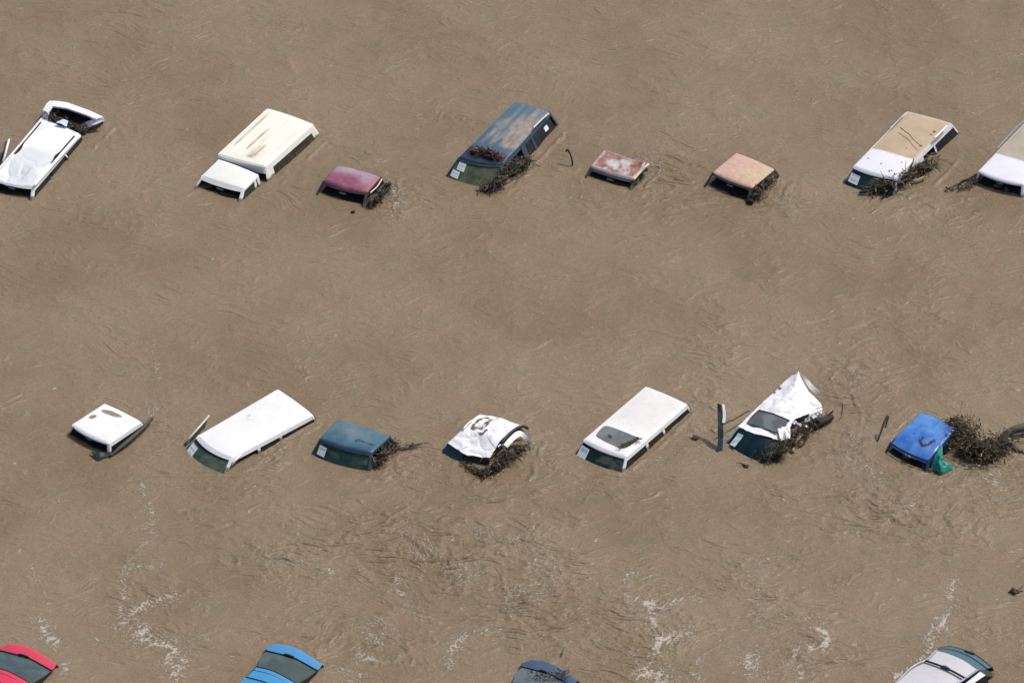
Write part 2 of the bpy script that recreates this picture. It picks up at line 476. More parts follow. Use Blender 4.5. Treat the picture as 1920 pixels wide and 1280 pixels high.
    g2 = noise(1.7, 3, .6); gh = N("ShaderNodeMapRange"); gh.inputs[1].default_value = .40; gh.inputs[2].default_value = .60; L.new(g2.outputs[0], gh.inputs[0])
    R1 = math_('MULTIPLY', R1, gg.outputs[0]); R2 = math_('MULTIPLY', R2, gh.outputs[0])
    R3 = noise(4.2, 4, .62, (math.radians(-22), (.6, 1.6, 1))).outputs[0]
    FR = ridged(3.2, 4, -40, (1.1, .9, 1), (9, 2, 0))
    fn = noise(17, 4, .8)
    v1 = math_('MULTIPLY_ADD', FR, .24, fn.outputs[0])
    v1 = math_('MULTIPLY_ADD', fo.outputs["Fac"], .27, v1)
    fm = N("ShaderNodeMapRange", interpolation_type='SMOOTHSTEP'); fm.inputs[1].default_value = .735; fm.inputs[2].default_value = .88
    L.new(v1, fm.inputs[0])
    fg = N("ShaderNodeMapRange"); L.new(fo.outputs["Fac"], fg.inputs[0]); fg.inputs[1].default_value = .02; fg.inputs[2].default_value = .2
    foamm = math_('MULTIPLY', math_('MULTIPLY', fm.outputs[0], fg.outputs[0]), .78)
    mc = N("ShaderNodeMix", data_type='RGBA'); L.new(foamm, mc.inputs["Factor"])
    L.new(mm2.outputs[0], mc.inputs["A"]); mc.inputs["B"].default_value = (.52, .48, .40, 1)
    L.new(mc.outputs["Result"], b.inputs["Base Color"])
    rg = N("ShaderNodeMapRange"); rg.inputs[3].default_value = .16; rg.inputs[4].default_value = .8
    L.new(foamm, rg.inputs[0]); L.new(rg.outputs[0], b.inputs["Roughness"])
    b.inputs["IOR"].default_value = 1.33
    h1 = noise(5, 5, .65); h2 = noise(22, 4, .7)
    c1 = math_('MULTIPLY_ADD', ch.outputs["Fac"], .90, .28)
    c2 = math_('MULTIPLY_ADD', ch.outputs["Fac"], .42, .17)
    hh = math_('MULTIPLY', R1, math_('MULTIPLY', c1, 1.5))
    hh = math_('MULTIPLY_ADD', R2, c1, hh)
    hh = math_('MULTIPLY_ADD', R3, math_('MULTIPLY', c2, 2.6), hh)
    hh = math_('MULTIPLY_ADD', h1.outputs[0], c2, hh)
    hh = math_('MULTIPLY_ADD', h2.outputs[0], .34, hh)
    hh = math_('MULTIPLY_ADD', foamm, .3, hh)
    bp = N("ShaderNodeBump"); bp.inputs["Distance"].default_value = .045; bp.inputs["Strength"].default_value = 1
    L.new(hh, bp.inputs["Height"]); L.new(bp.outputs[0], b.inputs["Normal"])
    me.materials.append(m_)
build_water()

# ------------------------------------------------------------------ vehicles
class Car:
    """upper part of a vehicle standing out of the water: local s = 0 front .. 1 rear, t = 0 left .. 1 right of the picture"""
    def __init__(s, name, label, cat, corners, z, color, kf=1.2, kr=.5, ks=.28, bowf=.07, bowr=.03, crown=.05,
                 mat=None, colfn=None, relief=None, group="vehicles standing in the floodwater", round_=.06, ends=None):
        z = (z,) * 4 if np.isscalar(z) else z
        s.c = [W(u, v, zz) for (u, v), zz in zip(corners, z)]      # FL FR RR RL
        FL, FR, RR, RL = s.c
        s.L = (np.linalg.norm(RL - FL) + np.linalg.norm(RR - FR)) / 2
        s.Wd = (np.linalg.norm(FR - FL) + np.linalg.norm(RR - RL)) / 2
        f = (FL + FR - RR - RL); f[2] = 0; s.f = nrm(f)
        r = (FR + RR - FL - RL); r[2] = 0; s.r = nrm(r)
        s.kf, s.kr, s.ks, s.bf, s.br, s.crown = kf, kr, ks, bowf, bowr, crown
        s.p = max(2.0, s.L * 2.4)
        s.color = np.asarray(color, float); s.mat = mat or M_PAINT
        s.colfn = colfn; s.relief = relief; s.rd = round_
        s.z = z
        ctr = sum(s.c) / 4
        s.root = thing(name, (ctr[0], ctr[1], 0.0), label, cat, group)
        s.zm = max(z)
        s.D = s.zm + .3
    def base(s, S, T):
        S = np.asarray(S, float)[..., None]; T = np.asarray(T, float)[..., None]
        FL, FR, RR, RL = s.c
        return (FL * (1 - T) + FR * T) * (1 - S) + (RL * (1 - T) + RR * T) * S
    def pos(s, S, T, D, off=0.0, side=None):
        S, T, D = np.broadcast_arrays(np.asarray(S, float), np.asarray(T, float), np.asarray(D, float))
        P = s.base(S, T).copy()
        q = 1 - (2 * T - 1) ** 2
        a = np.clip(1 - S, 0, 1)
        fw = s.kf * D * a ** s.p + s.bf * (1 + 1.2 * np.clip(D, 0, 1)) * q * a ** 4 - s.kr * D * np.clip(S, 0, 1) ** s.p - s.br * q * np.clip(S, 0, 1) ** 4
        P += fw[..., None] * s.f + (s.ks * D * (2 * T - 1))[..., None] * s.r
        # plan rounding of the corners
        r = s.rd
        da = np.clip(1 - np.minimum(S, 1 - S) * s.L / r, 0, 1); db = np.clip(1 - np.minimum(T, 1 - T) * s.Wd / r, 0, 1)
        k = r * .29 * np.minimum(da, db) ** 2
        P -= (k * np.sign(.5 - S))[..., None] * s.f * 1.0 - 0 + (k * np.sign(T - .5))[..., None] * s.r
        P[..., 2] -= D
        if off and side is not None:
            P += off * {'R': s.r, 'L': -s.r, 'F': s.f, 'B': -s.f}[side]
        return P
    def roofpos(s, S, T, h=0.0):
        P = s.pos(S, T, 0 * S)
        c = s.crown * (1 - np.abs(2 * T - 1) ** 2.4) * (1 - np.abs(2 * S - 1) ** 4)
        e = np.minimum(np.minimum(S, 1 - S) * s.L, np.minimum(T, 1 - T) * s.Wd) / .055
        e = np.clip(e, 0, 1)
        roll = .045 * (1 - np.sqrt(np.clip(1 - (1 - e) ** 2, 0, 1)))
        z = c - roll + h
        if s.relief is not None:
            z = z + s.relief(S * s.L, T * s.Wd, S, T)
        P[..., 2] += z
        return P
    def loc(s, u, v):
        P = W(u, v, s.zm + s.crown * .8)
        d = P - (s.c[0] * .5 + s.c[1] * .5)
        rl = (s.c[2] + s.c[3] - s.c[0] - s.c[1]) / 2; tl = (s.c[1] + s.c[2] - s.c[0] - s.c[3]) / 2
        A = np.array([[rl[0], tl[0]], [rl[1], tl[1]]])
        S, T = np.linalg.solve(A, (P - s.c[0])[:2])
        return S * s.L, T * s.Wd
    def blob(s, A, B, uv, ra, rb, ang=0, seed=1, soft=.35, rag=.3):
        a, b = s.loc(*uv)
        c, n = math.cos(ang), math.sin(ang)
        x = (A - a) * c + (B - b) * n; y = -(A - a) * n + (B - b) * c
        d = np.hypot(x / ra, y / rb) + rag * fbm(A * 6 + seed, B * 6, seed, 3)
        return sst(1 + soft, 1 - soft, d)
    def line(s, A, B, uvs, w, seed=1, rag=.5):
        pts = [s.loc(*p) for p in uvs]
        d = seg_dist(A, B, pts) / w + rag * fbm(A * 9 + seed, B * 9, seed, 2)
        return sst(1.2, .7, d)
    def roof(s, name='roof', s0=0, s1=1, t0=0, t1=1, thick=.02, liner=True, n=None, mat=None):
        n = n or int(max(30, s.L * (s1 - s0) / .03)); m = int(max(30, s.Wd * (t1 - t0) / .03))
        S, T = np.meshgrid(np.linspace(s0, s1, n), np.linspace(t0, t1, m), indexing='ij')
        P = s.roofpos(S, T)
        C = np.tile(s.color, (n, m, 1)); al = np.zeros((n, m))
        if s.colfn is not None:
            C, al = s.colfn(s, S * s.L, T * s.Wd, S, T, C)
        C = np.concatenate([C, np.asarray(al)[..., None]], -1)
        M = Mesh(); M.grid(P, C, thick)
        o = M.build(name, mat or s.mat, s.root)
        if liner:
            S, T = np.meshgrid(np.linspace(s0 + .02, s1 - .02, 16), np.linspace(t0 + .03, t1 - .03, 12), indexing='ij')
            Q = s.roofpos(S, T, -.05)
            M = Mesh(); M.grid(Q, (.03, .03, .028), .015); M.build('headliner', M_LINER, s.root)
        return o
    def strip(s, M, side, a0, a1, d0, d1, col, off=0., thick=.03, n=None, m=6):
        n = n or 14
        a, d = np.meshgrid(np.linspace(a0, a1, n), np.linspace(d0, d1, m), indexing='ij')
        if side == 'R': P = s.pos(a, 1 + 0 * a, d, off, side)
        elif side == 'L': P = s.pos(a, 0 * a, d, off, side)
        elif side == 'F': P = s.pos(0 * a, a, d, off, side)
        else: P = s.pos(1 + 0 * a, a, d, off, side)
        out = {'R': s.r, 'L': -s.r, 'F': s.f, 'B': -s.f}[side]
        M.grid(P, col, thick, out)
    def rails(s, sides='RLFB', col=None, h=.12, hf=.05):
        col = s.color if col is None else col
        for k in sides:
            M = Mesh()
            s.strip(M, k, 0, 1, .02, hf + .012 if k == 'F' else h, col, off=-.011, n=60, m=5)
            M.build('side_rail' if k in 'RL' else ('front_header' if k == 'F' else 'rear_header'), s.mat, s.root)
    def pillar(s, side, at, w=.09, col=None, off=.003, d0=.05, D=None):
        col = s.color if col is None else col
        M = Mesh(); L = s.L if side in 'RL' else s.Wd
        s.strip(M, side, at - w / 2 / L, at + w / 2 / L, d0 - .02, D or s.D, col, off=off - .009, thick=.04, n=5)
        return M.build('pillar', s.mat, s.root)
    def apillar(s, t, end=0, w=.07, col=None, D=None):
        col = s.color if col is None else col
        D = D or s.D
        M = Mesh(); side = 'R' if t else 'L'
        a = (0, w / s.L) if end == 0 else (1 - w / s.L, 1)
        s.strip(M, side, a[0], a[1], .03, D, col, off=-.006, thick=.035, n=5, m=10)
        b = (1 - w / s.Wd, 1) if t else (0, w / s.Wd)
        s.strip(M, 'F' if end == 0 else 'B', b[0], b[1], .03, D, col, off=-.006, thick=.035, n=5, m=10)
        return M.build('pillar', s.mat, s.root)
    def window(s, side, a0, a1, d0=.08, col=G_DARK, mat=None, name='side_window', D=None):
        M = Mesh()
        s.strip(M, side, a0, a1, d0, D or s.D, col, off=-.022, thick=.006, n=14, m=10)
        return M.build(name, mat or M_DGLASS, s.root)
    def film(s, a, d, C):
        k = sst(.05, .5, fbm(a * 5 + s.L, d * 9, 41, 4)) * .55  # olive noise patches mixed into the glass colour
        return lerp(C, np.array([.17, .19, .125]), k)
    def windshield(s, col=G_GREEN, mat=None, D=None, side='F', name='windshield', colfn=None):
        n, m = 40, 20
        D = D or s.D
        w = .05 / s.Wd
        a, d = np.meshgrid(np.linspace(w, 1 - w, n), np.linspace(.05, D, m), indexing='ij')
        P = s.pos(0 * a if side == 'F' else 1 + 0 * a, a, d, -.008, side)
        C = np.tile(np.asarray(col, float), (n, m, 1))
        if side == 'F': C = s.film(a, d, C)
        if colfn: C = colfn(a, d, C)
        M = Mesh(); M.grid(P, C, .006, s.f if side == 'F' else -s.f)
        ws = M.build(name, mat or M_GLASS, s.root)
        # dark rubber seal round the top
        M = Mesh()
        aa = np.linspace(w, 1 - w, 30)
        M.tube(s.pos(0 * aa if side == 'F' else 1 + 0 * aa, aa, .055 + 0 * aa, .004, side), .013, DARK)
        for q in (w, 1 - w):
            dd = np.linspace(.055, D, 12)
            M.tube(s.pos(0 * dd if side == 'F' else 1 + 0 * dd, q + 0 * dd, dd, .004, side), .011, DARK)
        sl = M.build('seal', M_TRIM, ws); 
        return ws
    def notice(s, parent, t0, t1, d0, d1, sk=0.0, side='F', lines=3, seed=1):
        """sheet of paper stuck behind the glass, with faint grey ruled lines"""
        n, m = 14, 14
        a, d = np.meshgrid(np.linspace(0, 1, n), np.linspace(0, 1, m), indexing='ij')
        T = t0 + (t1 - t0) * a + sk * d; Dp = d0 + (d1 - d0) * d + sk * .3 * a
        P = s.pos(0 * T if side == 'F' else 1 + 0 * T, T, Dp, .009, side)
        C = np.tile(np.array([.72, .76, .8]), (n, m, 1))
        g = (np.sin(d * lines * 2 * math.pi) > .55) & (a > .15) & (a < .85)
        C[g] *= .62
        M = Mesh(); M.grid(P, C, .002, s.f if side == 'F' else -s.f)
        o = M.build('paper_notice', M_PAPER, parent)
        return o
    def mirror(s, t=.5):
        M = Mesh()
        c = s.pos(np.array(0.0), np.array(t), np.array(.12)) - s.f * .08
        M.tube([c + s.f * .06 + [0, 0, .08], c], .01, DARK)
        a = np.linspace(-.11, .11, 7)
        M.tube(np.array([c + s.r * k - [0, 0, .015] for k in a]), .028 * np.sqrt(np.clip(1 - (a / .125) ** 2, .1, 1)), (.25, .25, .26), 8)
        return M.build('rear_view_mirror', M_TRIM, s.root)
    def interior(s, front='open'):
        """near-black sheet with seat humps, added to darken the shaded cabin above the water"""
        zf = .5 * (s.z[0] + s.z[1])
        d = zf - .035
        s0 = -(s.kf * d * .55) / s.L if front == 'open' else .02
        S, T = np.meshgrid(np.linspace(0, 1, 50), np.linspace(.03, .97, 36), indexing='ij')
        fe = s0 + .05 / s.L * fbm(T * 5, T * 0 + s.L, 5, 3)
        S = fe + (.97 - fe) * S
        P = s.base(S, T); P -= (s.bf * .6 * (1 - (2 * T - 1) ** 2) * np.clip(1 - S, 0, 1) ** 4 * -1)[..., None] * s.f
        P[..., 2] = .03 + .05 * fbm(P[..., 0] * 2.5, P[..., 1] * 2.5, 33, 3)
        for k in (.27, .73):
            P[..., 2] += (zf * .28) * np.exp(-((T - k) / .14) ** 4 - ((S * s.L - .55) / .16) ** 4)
        M = Mesh(); M.grid(P, (.012, .013, .011), .03)  # black colour stands in for the shade under the roof
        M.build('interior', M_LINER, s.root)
    def std(s, front='open', rear='glass', right=(), left=None, gcol=G_DARK, pcol=None, fcol=G_GREEN, skip=(), D=None, band=.0, nop='', rail=.12):
        """rails, corner pillars, glass; right/left: list of (pillar position) and bays"""
        s.rails(col=pcol, h=rail)
        for t, e in ((0, 0), (1, 0), (0, 1), (1, 1)):
            if (t, e) not in skip: s.apillar(t, e, col=pcol)
        for side, spec in (('R', right), ('L', right if left is None else left)):
            for k, (a, b, kind) in enumerate(spec):
                if kind == 'glass': s.window(side, a, b, col=gcol)
                if kind == 'panel':
                    M = Mesh(); s.strip(M, side, a, b, .05, s.D, s.color if pcol is None else pcol, off=0.001); M.build('side_panel', s.mat, s.root)
            for (a0, b0, k0), (a1, b1, k1) in zip(spec[:-1], spec[1:]):
                if k0 != 'panel' and k1 != 'panel' and side not in nop: s.pillar(side, (b0 + a1) / 2, col=pcol)
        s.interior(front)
        ws = None
        if front == 'glass': ws = s.windshield(col=fcol, colfn=(lambda a, d, C: lerp(C, C * .15, sst(band + .02, band - .02, d + .02 * a))) if band else None)
        else: s.mirror()
        if rear == 'glass': s.windshield(col=gcol, side='B', name='rear_window', mat=M_DGLASS)
        if rear == 'panel':
            M = Mesh(); s.strip(M, 'B', 0, 1, .05, s.D, s.color if pcol is None else pcol, n=20); M.build('rear_panel', s.mat, s.root)
        return ws

RNG = np.random.default_rng(11)
# ------------------------------------------------------------------ debris helpers
def stick(M, p, q, r0, r1, col, bend=.12, n=9, rng=None, sides=6):
    rng = rng or RNG
    p = np.asarray(p, float); q = np.asarray(q, float); L = np.linalg.norm(q - p)
    t = np.linspace(0, 1, n)[:, None]
    P = p + (q - p) * t + np.sin(t * math.pi) * rng.normal(0, bend * L, 3) * [1, 1, .5] + rng.normal(0, .018 * L, (n, 3)) * np.sin(t * math.pi)
    R = np.linspace(r0, r1, n) * (1 + rng.normal(0, .12, n))
    M.tube(P, np.abs(R) + .001, col, sides)
    return P

BROWNS = np.array([[.075, .05, .028], [.04, .028, .017], [.11, .078, .042], [.02, .016, .011], [.16, .12, .07], [.045, .04, .02]])
STRAW = np.array([[.26, .2, .11], [.17, .135, .07], [.36, .31, .19]])
OLIVE = np.array([[.045, .052, .02], [.03, .036, .017], [.075, .075, .03], [.018, .02, .012]])

def brush(name, label, spine, rad, n=70, ln=.5, straw=.2, leaves=120, seed=1, core=True, zrad=None, thick=.008, up=.0, logs=(), group="drift debris caught on the vehicles", tone=(1, 1, 1)):
    """tangle of drift debris along a spine of (u, v, z)"""
    rng = np.random.default_rng(seed); tone = np.asarray(tone, float)
    SP = crom([W(*p) for p in spine], 12)
    zrad = zrad or rad * .6
    base = SP.mean(0).copy(); base[2] = 0
    root = thing(name, tuple(base), label, "debris", group)
    def rp():
        c = SP[rng.integers(0, 12)]
        d = rng.normal(0, .5, 3) * [rad, rad, zrad]
        q = c + d; q[2] = max(q[2], -.05)
        return q
    if core:
        M = Mesh()
        for k in range(8):
            c = SP[min(11, int(k * 12 / 8))] + rng.normal(0, .15, 3) * rad
            M.blob(c, (rad * rng.uniform(.35, .65), rad * rng.uniform(.35, .65), zrad * rng.uniform(.4, .8)), BROWNS[3] * tone * rng.uniform(.7, 1.6), seed + k, amp=.45)
        M.build('mud_clump', M_MUD, root)
    M = Mesh()
    ax = nrm(SP[-1] - SP[0])
    for k in range(n):
        c = rp(); d = nrm(rng.normal(0, 1, 3) * [1, 1, .45] + ax * rng.normal(0, 1.0) + [0, 0, up])
        l = ln * rng.uniform(.4, 1.3)
        r = thick * rng.uniform(.5, 1.8)
        stick(M, c - d * l / 2, c + d * l / 2, r, r * .4, BROWNS[rng.integers(0, 6)] * tone * rng.uniform(.7, 1.3), rng=rng, sides=5, n=7)
    M.build('twigs', M_WOOD, root)
    if straw:
        M = Mesh()
        for k in range(int(n * straw)):
            c = rp(); c[2] += .03; d = nrm(rng.normal(0, 1, 3) * [1, 1, .4] + ax * rng.normal(0, 1.2))
            l = ln * rng.uniform(.3, .9)
            stick(M, c - d * l / 2, c + d * l / 2, thick * .7, thick * .3, STRAW[rng.integers(0, 3)] * tone, rng=rng, sides=4, n=6)
        M.build('reeds', M_WOOD, root)
    if leaves:
        M = Mesh()
        for k in range(leaves):
            c = rp() + [0, 0, .02]; a = nrm(rng.normal(0, 1, 3)); b = nrm(np.cross(a, rng.normal(0, 1, 3)))
            l = rng.uniform(.025, .06)
            M.add([c - a * l, c - b * l * .4, c + a * l, c + b * l * .4], [(0, 1, 2, 3)], (OLIVE if rng.random() < .8 else STRAW)[rng.integers(0, 3)] * tone)
        M.build('leaves', M_WOOD, root, smooth=False)
    for (a, b, r0, r1, col) in logs:
        M = Mesh(); stick(M, W(*a), W(*b), r0, r1, col, bend=.06, n=14, rng=rng, sides=9); M.build('branch', M_WOOD, root)
    return root

VG = "flooded vehicles in the upper row"
VG2 = "flooded vehicles in the middle row"
VG3 = "flooded vehicles along the bottom edge"

def wline(P, pts, z, w, seed=1, rag=.5):
    q = [tuple(W(u, v, z)[:2]) for u, v in pts]
    d = seg_dist(P[..., 0], P[..., 1], q) / w + rag * fbm(P[..., 0] * 9 + seed, P[..., 1] * 9, seed, 2)
    return sst(1.2, .7, d)

def sheet(name, rows, n, m, col, mat, root, thick=.015, smooth=True, dent=0., dseed=1, colfn=None, out=(0, 0, 1), dfreq=2.5):
    P = loft(rows, n, m, smooth)
    if dent:
        P[..., 2] += dent * fbm(P[..., 0] * dfreq, P[..., 1] * dfreq, dseed, 4) - dent * .6 * (1 - np.abs(fbm(P[..., 0] * dfreq * .7, P[..., 1] * dfreq * .7, dseed + 9, 2))) ** 6
    C = np.tile(np.asarray(col, float), (n, m, 1)); al = np.zeros((n, m))
    if colfn: C, al = colfn(P, C)
    M = Mesh(); M.grid(P, np.concatenate([C, al[..., None]], -1), thick, out)
    return M.build(name, mat, root)

def pathtube(name, pts, r, col, mat, root, n=24, sides=8, smooth=True):
    P = crom([W(*p) for p in pts], n, smooth)
    rr = np.interp(np.linspace(0, 1, n), np.linspace(0, 1, len(np.atleast_1d(r))), np.atleast_1d(r)) if not np.isscalar(r) else r
    M = Mesh(); M.tube(P, rr, col, sides); return M.build(name, mat, root)

def speckle(A, B, seed, f=7, lo=.62, hi=.75):
    return sst(lo, hi, vn(A * f, B * f, seed) * .6 + vn(A * f * 2.3, B * f * 2.3, seed + 1) * .4)

# ---- upper row ------------------------------------------------------------
# wrecked white van at the left edge
def colA(s, A, B, S, T, C):
    f = .6 * sst(-.3, .5, fbm(A * 1.5, B * 1.5, 5, 3) + .5 * sst(.7, .1, S)) * sst(.03, .12, np.minimum(T, 1 - T))
    C = lerp(C, np.array([.56, .58, .61]), f)
    return C, 0 * S
def relA(A, B, S, T):
    f = sst(.55, .05, S)
    return -.09 * np.exp(-((S - .12) / .12) ** 2 - ((T - .35) / .3) ** 2) + f * .022 * fbm(A * 3.2, B * 3.8, 4, 3) - .05 * f * (1 - np.abs(fbm(A * 1.3, B * 1.6, 8, 2))) ** 8 + .02 * fbm(A * 1.2, B * 1.4, 14, 2)
a = Car('wrecked_van', 'wrecked white van with crumpled roof and torn open rear frame at the left edge', 'van',
        [(-14, 333), (64, 350), (150, 250), (77, 222)], (.30, .28, .25, .30), WHITE * 1.04, kf=.9, crown=.03, colfn=colA, relief=relA, group=VG)
def holeA(S, T):
    l = (T < .075 + .05 * np.exp(-((S - .48) / .07) ** 2)) & (T > .035) & (S > .40) & (S < .95)
    r = (T > .915 - .03 * np.exp(-((S - .55) / .06) ** 2)) & (T < .955) & (S > .42) & (S < .93)
    return l | r
def holed_roof(s, holefn):
    n = int(s.L / .018); m = int(s.Wd / .018)
    S, T = np.meshgrid(np.linspace(0, 1, n), np.linspace(0, 1, m), indexing='ij')
    P = s.roofpos(S, T); C = np.tile(s.color, (n, m, 1)); al = 0 * S
    if s.colfn: C, al = s.colfn(s, S * s.L, T * s.Wd, S, T, C)
    I = np.arange(n * m).reshape(n, m)
    Sc = (S[:-1, :-1] + S[1:, 1:]) / 2; Tc = (T[:-1, :-1] + T[1:, 1:]) / 2
    keep = ~holefn(Sc, Tc)
    F = np.stack([I[:-1, :-1], I[:-1, 1:], I[1:, 1:], I[1:, :-1]], -1)[keep]
    M = Mesh(); CC = np.concatenate([C, al[..., None]], -1).reshape(-1, 4)
    N = np.cross(P[1, 0] - P[0, 0], P[0, 1] - P[0, 0])
    if N[2] > 0: F = F[:, ::-1]
    M.add(P.reshape(-1, 3), F.tolist(), CC)
    M.add(P.reshape(-1, 3) - [0, 0, .02], F[:, ::-1].tolist(), CC)
    M.build('roof', s.mat, s.root)
    S, T = np.meshgrid(np.linspace(.02, .98, 16), np.linspace(.03, .97, 12), indexing='ij')
    M = Mesh(); M.grid(s.roofpos(S, T, -.13), (.03, .035, .04), .015); M.build('headliner', M_LINER, s.root)
holed_roof(a, holeA)
a.std(front='open', rear=None, right=[(.0, .33, 'glass'), (.36, .66, 'glass'), (.7, 1, 'glass')], skip=((1, 1),), nop='R')
pathtube('door_frame', [(66, 352, .18), (95, 315, .2), (112, 296, .2), (121, 291, .15), (126, 296, .06), (128, 301, -.1)], .03, WHITE, M_PAINT, a.root)
pathtube('gutter_rail', [(64, 349, .31), (105, 303, .29), (150, 254, .27)], .035, WHITE, M_PAINT, a.root)
pathtube('gutter_rail', [(-14, 330, .33), (30, 280, .33), (78, 223, .33)], .03, WHITE, M_PAINT, a.root)
sheet('rear_frame', [[(80, 226, .2), (80, 206, .42), (93, 189, .46), (126, 192, .46), (170, 208, .44), (193, 219, .4), (196, 226, .32), (176, 234, .25), (160, 241, .1)],
                     [(89, 228, .2), (90, 212, .42), (99, 199, .46), (126, 203, .46), (166, 217, .44), (180, 224, .38), (174, 225, .33), (166, 227, .27), (154, 232, .14)]],
      4, 90, WHITE * 1.0, M_PAINT, a.root, thick=.05, smooth=False)
sheet('rear_wall', [[(81, 205, .40), (94, 190, .44), (126, 193, .44), (193, 220, .38)], [(82, 212, -.2), (96, 200, -.2), (128, 204, -.2), (196, 236, -.2)]], 6, 40, WHITE, M_PAINT, a.root, thick=.03)
sheet('cargo_floor', [[(84, 212, .16), (97, 197, .16), (180, 226, .14)], [(76, 228, .1), (110, 240, .1), (160, 250, .08)]], 12, 30, DARK, M_TRIM, a.root, dent=.04)
sheet('torn_trim', [[(118, 223, .38), (128, 226, .36)], [(105, 229, .42), (125, 235, .4)]], 8, 10, (.5, .6, .7), M_PAINT, a.root, dent=.05)
brush('drift_heap', 'brown drift filling the torn open rear frame of the wrecked white van', [(88, 216, .3), (104, 224, .25), (126, 233, .25), (142, 240, .22), (156, 240, .15)], .17, n=90, ln=.3, straw=.2, leaves=140, seed=20)
d = thing('broken_door_frame', W(12, 292), 'thin white door frame sticking up beside the wrecked white van', 'car part')
pathtube('window_frame', [(17, 262, .35), (13, 276, .3), (8, 296, .15), (3, 308, .0), (0, 315, -.15)], .035, WHITE, M_PAINT, d)
pathtube('rubber_seal', [(11, 266, .33), (8, 282, .27), (4, 296, .12), (1, 303, -.05)], .028, DARK, M_TRIM, d)

# cream pickup with a tall camper shell
def colB(s, A, B, S, T, C):
    C = lerp(C, CREAM * [1.0, .98, .92], .5 * vn(A * 2, B * 2, 3))
    st = np.zeros_like(S)
    rust = np.array([.40, .25, .12])
    for (t, s0, s1, w, k) in [(.13, .15, .95, .018, .8), (.40, .15, .72, .021, .95), (.64, .05, .46, .02, .9), (.52, .3, .62, .04, .3), (.76, .02, .5, .008, .5), (.89, .04, .96, .006, .5)]:
        st = np.maximum(st, k * np.exp(-((T - t) / w) ** 2) * sst(s0, s0 + .12, S) * sst(s1, s1 - .2, S) * (.6 + .6 * vn(A * 4, B * 10, 7)))
    st = np.maximum(st, .75 * np.exp(-((T - .60) / .085) ** 2) * sst(.06, .1, S) * sst(.42, .14, S) * (.5 + .6 * vn(A * 8, B * 8, 9)))
    return lerp(C, rust, np.clip(st * 1.25, 0, 1)), np.clip(st, 0, 1)
def relB(A, B, S, T):
    e = sst(.03, .1, S) * sst(.97, .93, S)
    z = 0
    for t in (.13, .26, .40, .53, .66, .79):
        z = z - .006 * np.exp(-((T - t) / .012) ** 2)
    return z * e + .012 * sst(.08, .11, np.minimum(T, 1 - T)) * e
b = Car('camper_pickup', 'cream pickup with a long ribbed camper shell streaked with rust over its bed', 'pickup truck',
        [(377, 330), (458, 355), (486, 327), (410, 297)], (.26, .26, .32, .32), np.array([.80, .80, .75]), kf=1.25, bowf=.06, kr=0, group=VG, crown=.04)
b.roof('cab_roof')
b.std(front='open', rear='glass', right=[(0, .66, 'glass'), (.74, .85, 'open'), (.93, 1, 'open')], gcol=(.03, .05, .045), rail=.065)
M = Mesh(); b.strip(M, 'R', .06, .64, .07, .36, (.06, .12, .1), off=-.02); 
# camper shell: shares the pickup's root
bs = Car('camper_shell_frame', 'x', 'x', [(408, 289), (497, 312), (588, 232), (502, 202)], (.41, .41, .40, .40), CREAM * 1.03, kf=.35, kr=.35, ks=.38, bowf=.03, crown=.03, colfn=colB, relief=relB, group=VG, round_=.08)
tmp = bs.root; bs.root = b.root; bpy.data.objects.remove(tmp)
bs.roof('camper_shell')
for side in 'RL':
    M = Mesh(); bs.strip(M, side, 0, 1, .03, .17, bs.color, n=50); M.build('shell_side', M_PAINT, b.root)
    M = Mesh(); bs.strip(M, side, 0, .13, .165, .7, bs.color, n=10); M.build('shell_side', M_PAINT, b.root)
    M = Mesh(); bs.strip(M, side, .9, 1, .165, .7, bs.color * .95, n=10); M.build('shell_side', M_PAINT, b.root)
    bs.window(side, .13, .55, d0=.16, col=(.05, .045, .035), name='shell_window')
    bs.window(side, .58, .9, d0=.16, col=(.06, .05, .04), name='shell_window')
    bs.pillar(side, .56, w=.08, col=(.02, .02, .02), off=-.005, d0=.16)
for side in 'FB':
    M = Mesh(); bs.strip(M, side, 0, 1, .03, .2 if side == 'F' else .7, bs.color, n=30); M.build('shell_end', M_PAINT, b.root)
M = Mesh(); T = np.linspace(.02, .98, 24); M.tube(b.pos(1 + 0 * T, T, .03 + 0 * T) - b.f * .02, .022, DARK); M.build('gap_seal', M_TRIM, b.root)

# maroon pickup cab
def colC(s, A, B, S, T, C):
    f = sst(.15, .8, S + .35 * fbm(A * 3, B * 1.6, 3, 4))
    C = lerp(np.array([.22, .055, .11]), np.array([.35, .26, .34]), f)
    C = lerp(C, np.array([.32, .10, .13]), sst(.1, .5, fbm(A * 6, B * 3, 21, 4)) * .7)
    C = lerp(C, np.array([.36, .11, .1]), sst(.80, .95, T) * .7)
    return C, .6 * f
c = Car('maroon_pickup_cab', 'faded maroon pickup cab with a chalky pinkish roof and an open front', 'pickup truck',
        [(605, 338), (690, 360), (715, 331), (632, 309)], (.29, .29, .26, .26), (.28, .06, .09), kf=1.2, bowf=.09, crown=.06, colfn=colC, mat=M_WEATHER, group=VG)
c.roof()
c.std(front='open', rear='glass', right=[(0, .55, 'open'), (.62, 1, 'glass')], pcol=(.04, .02, .03))
pathtube('drip_rail', [(694, 362, .3), (707, 350, .3), (716, 336, .28)], .02, (.6, .6, .62), M_PAINT, c.root)

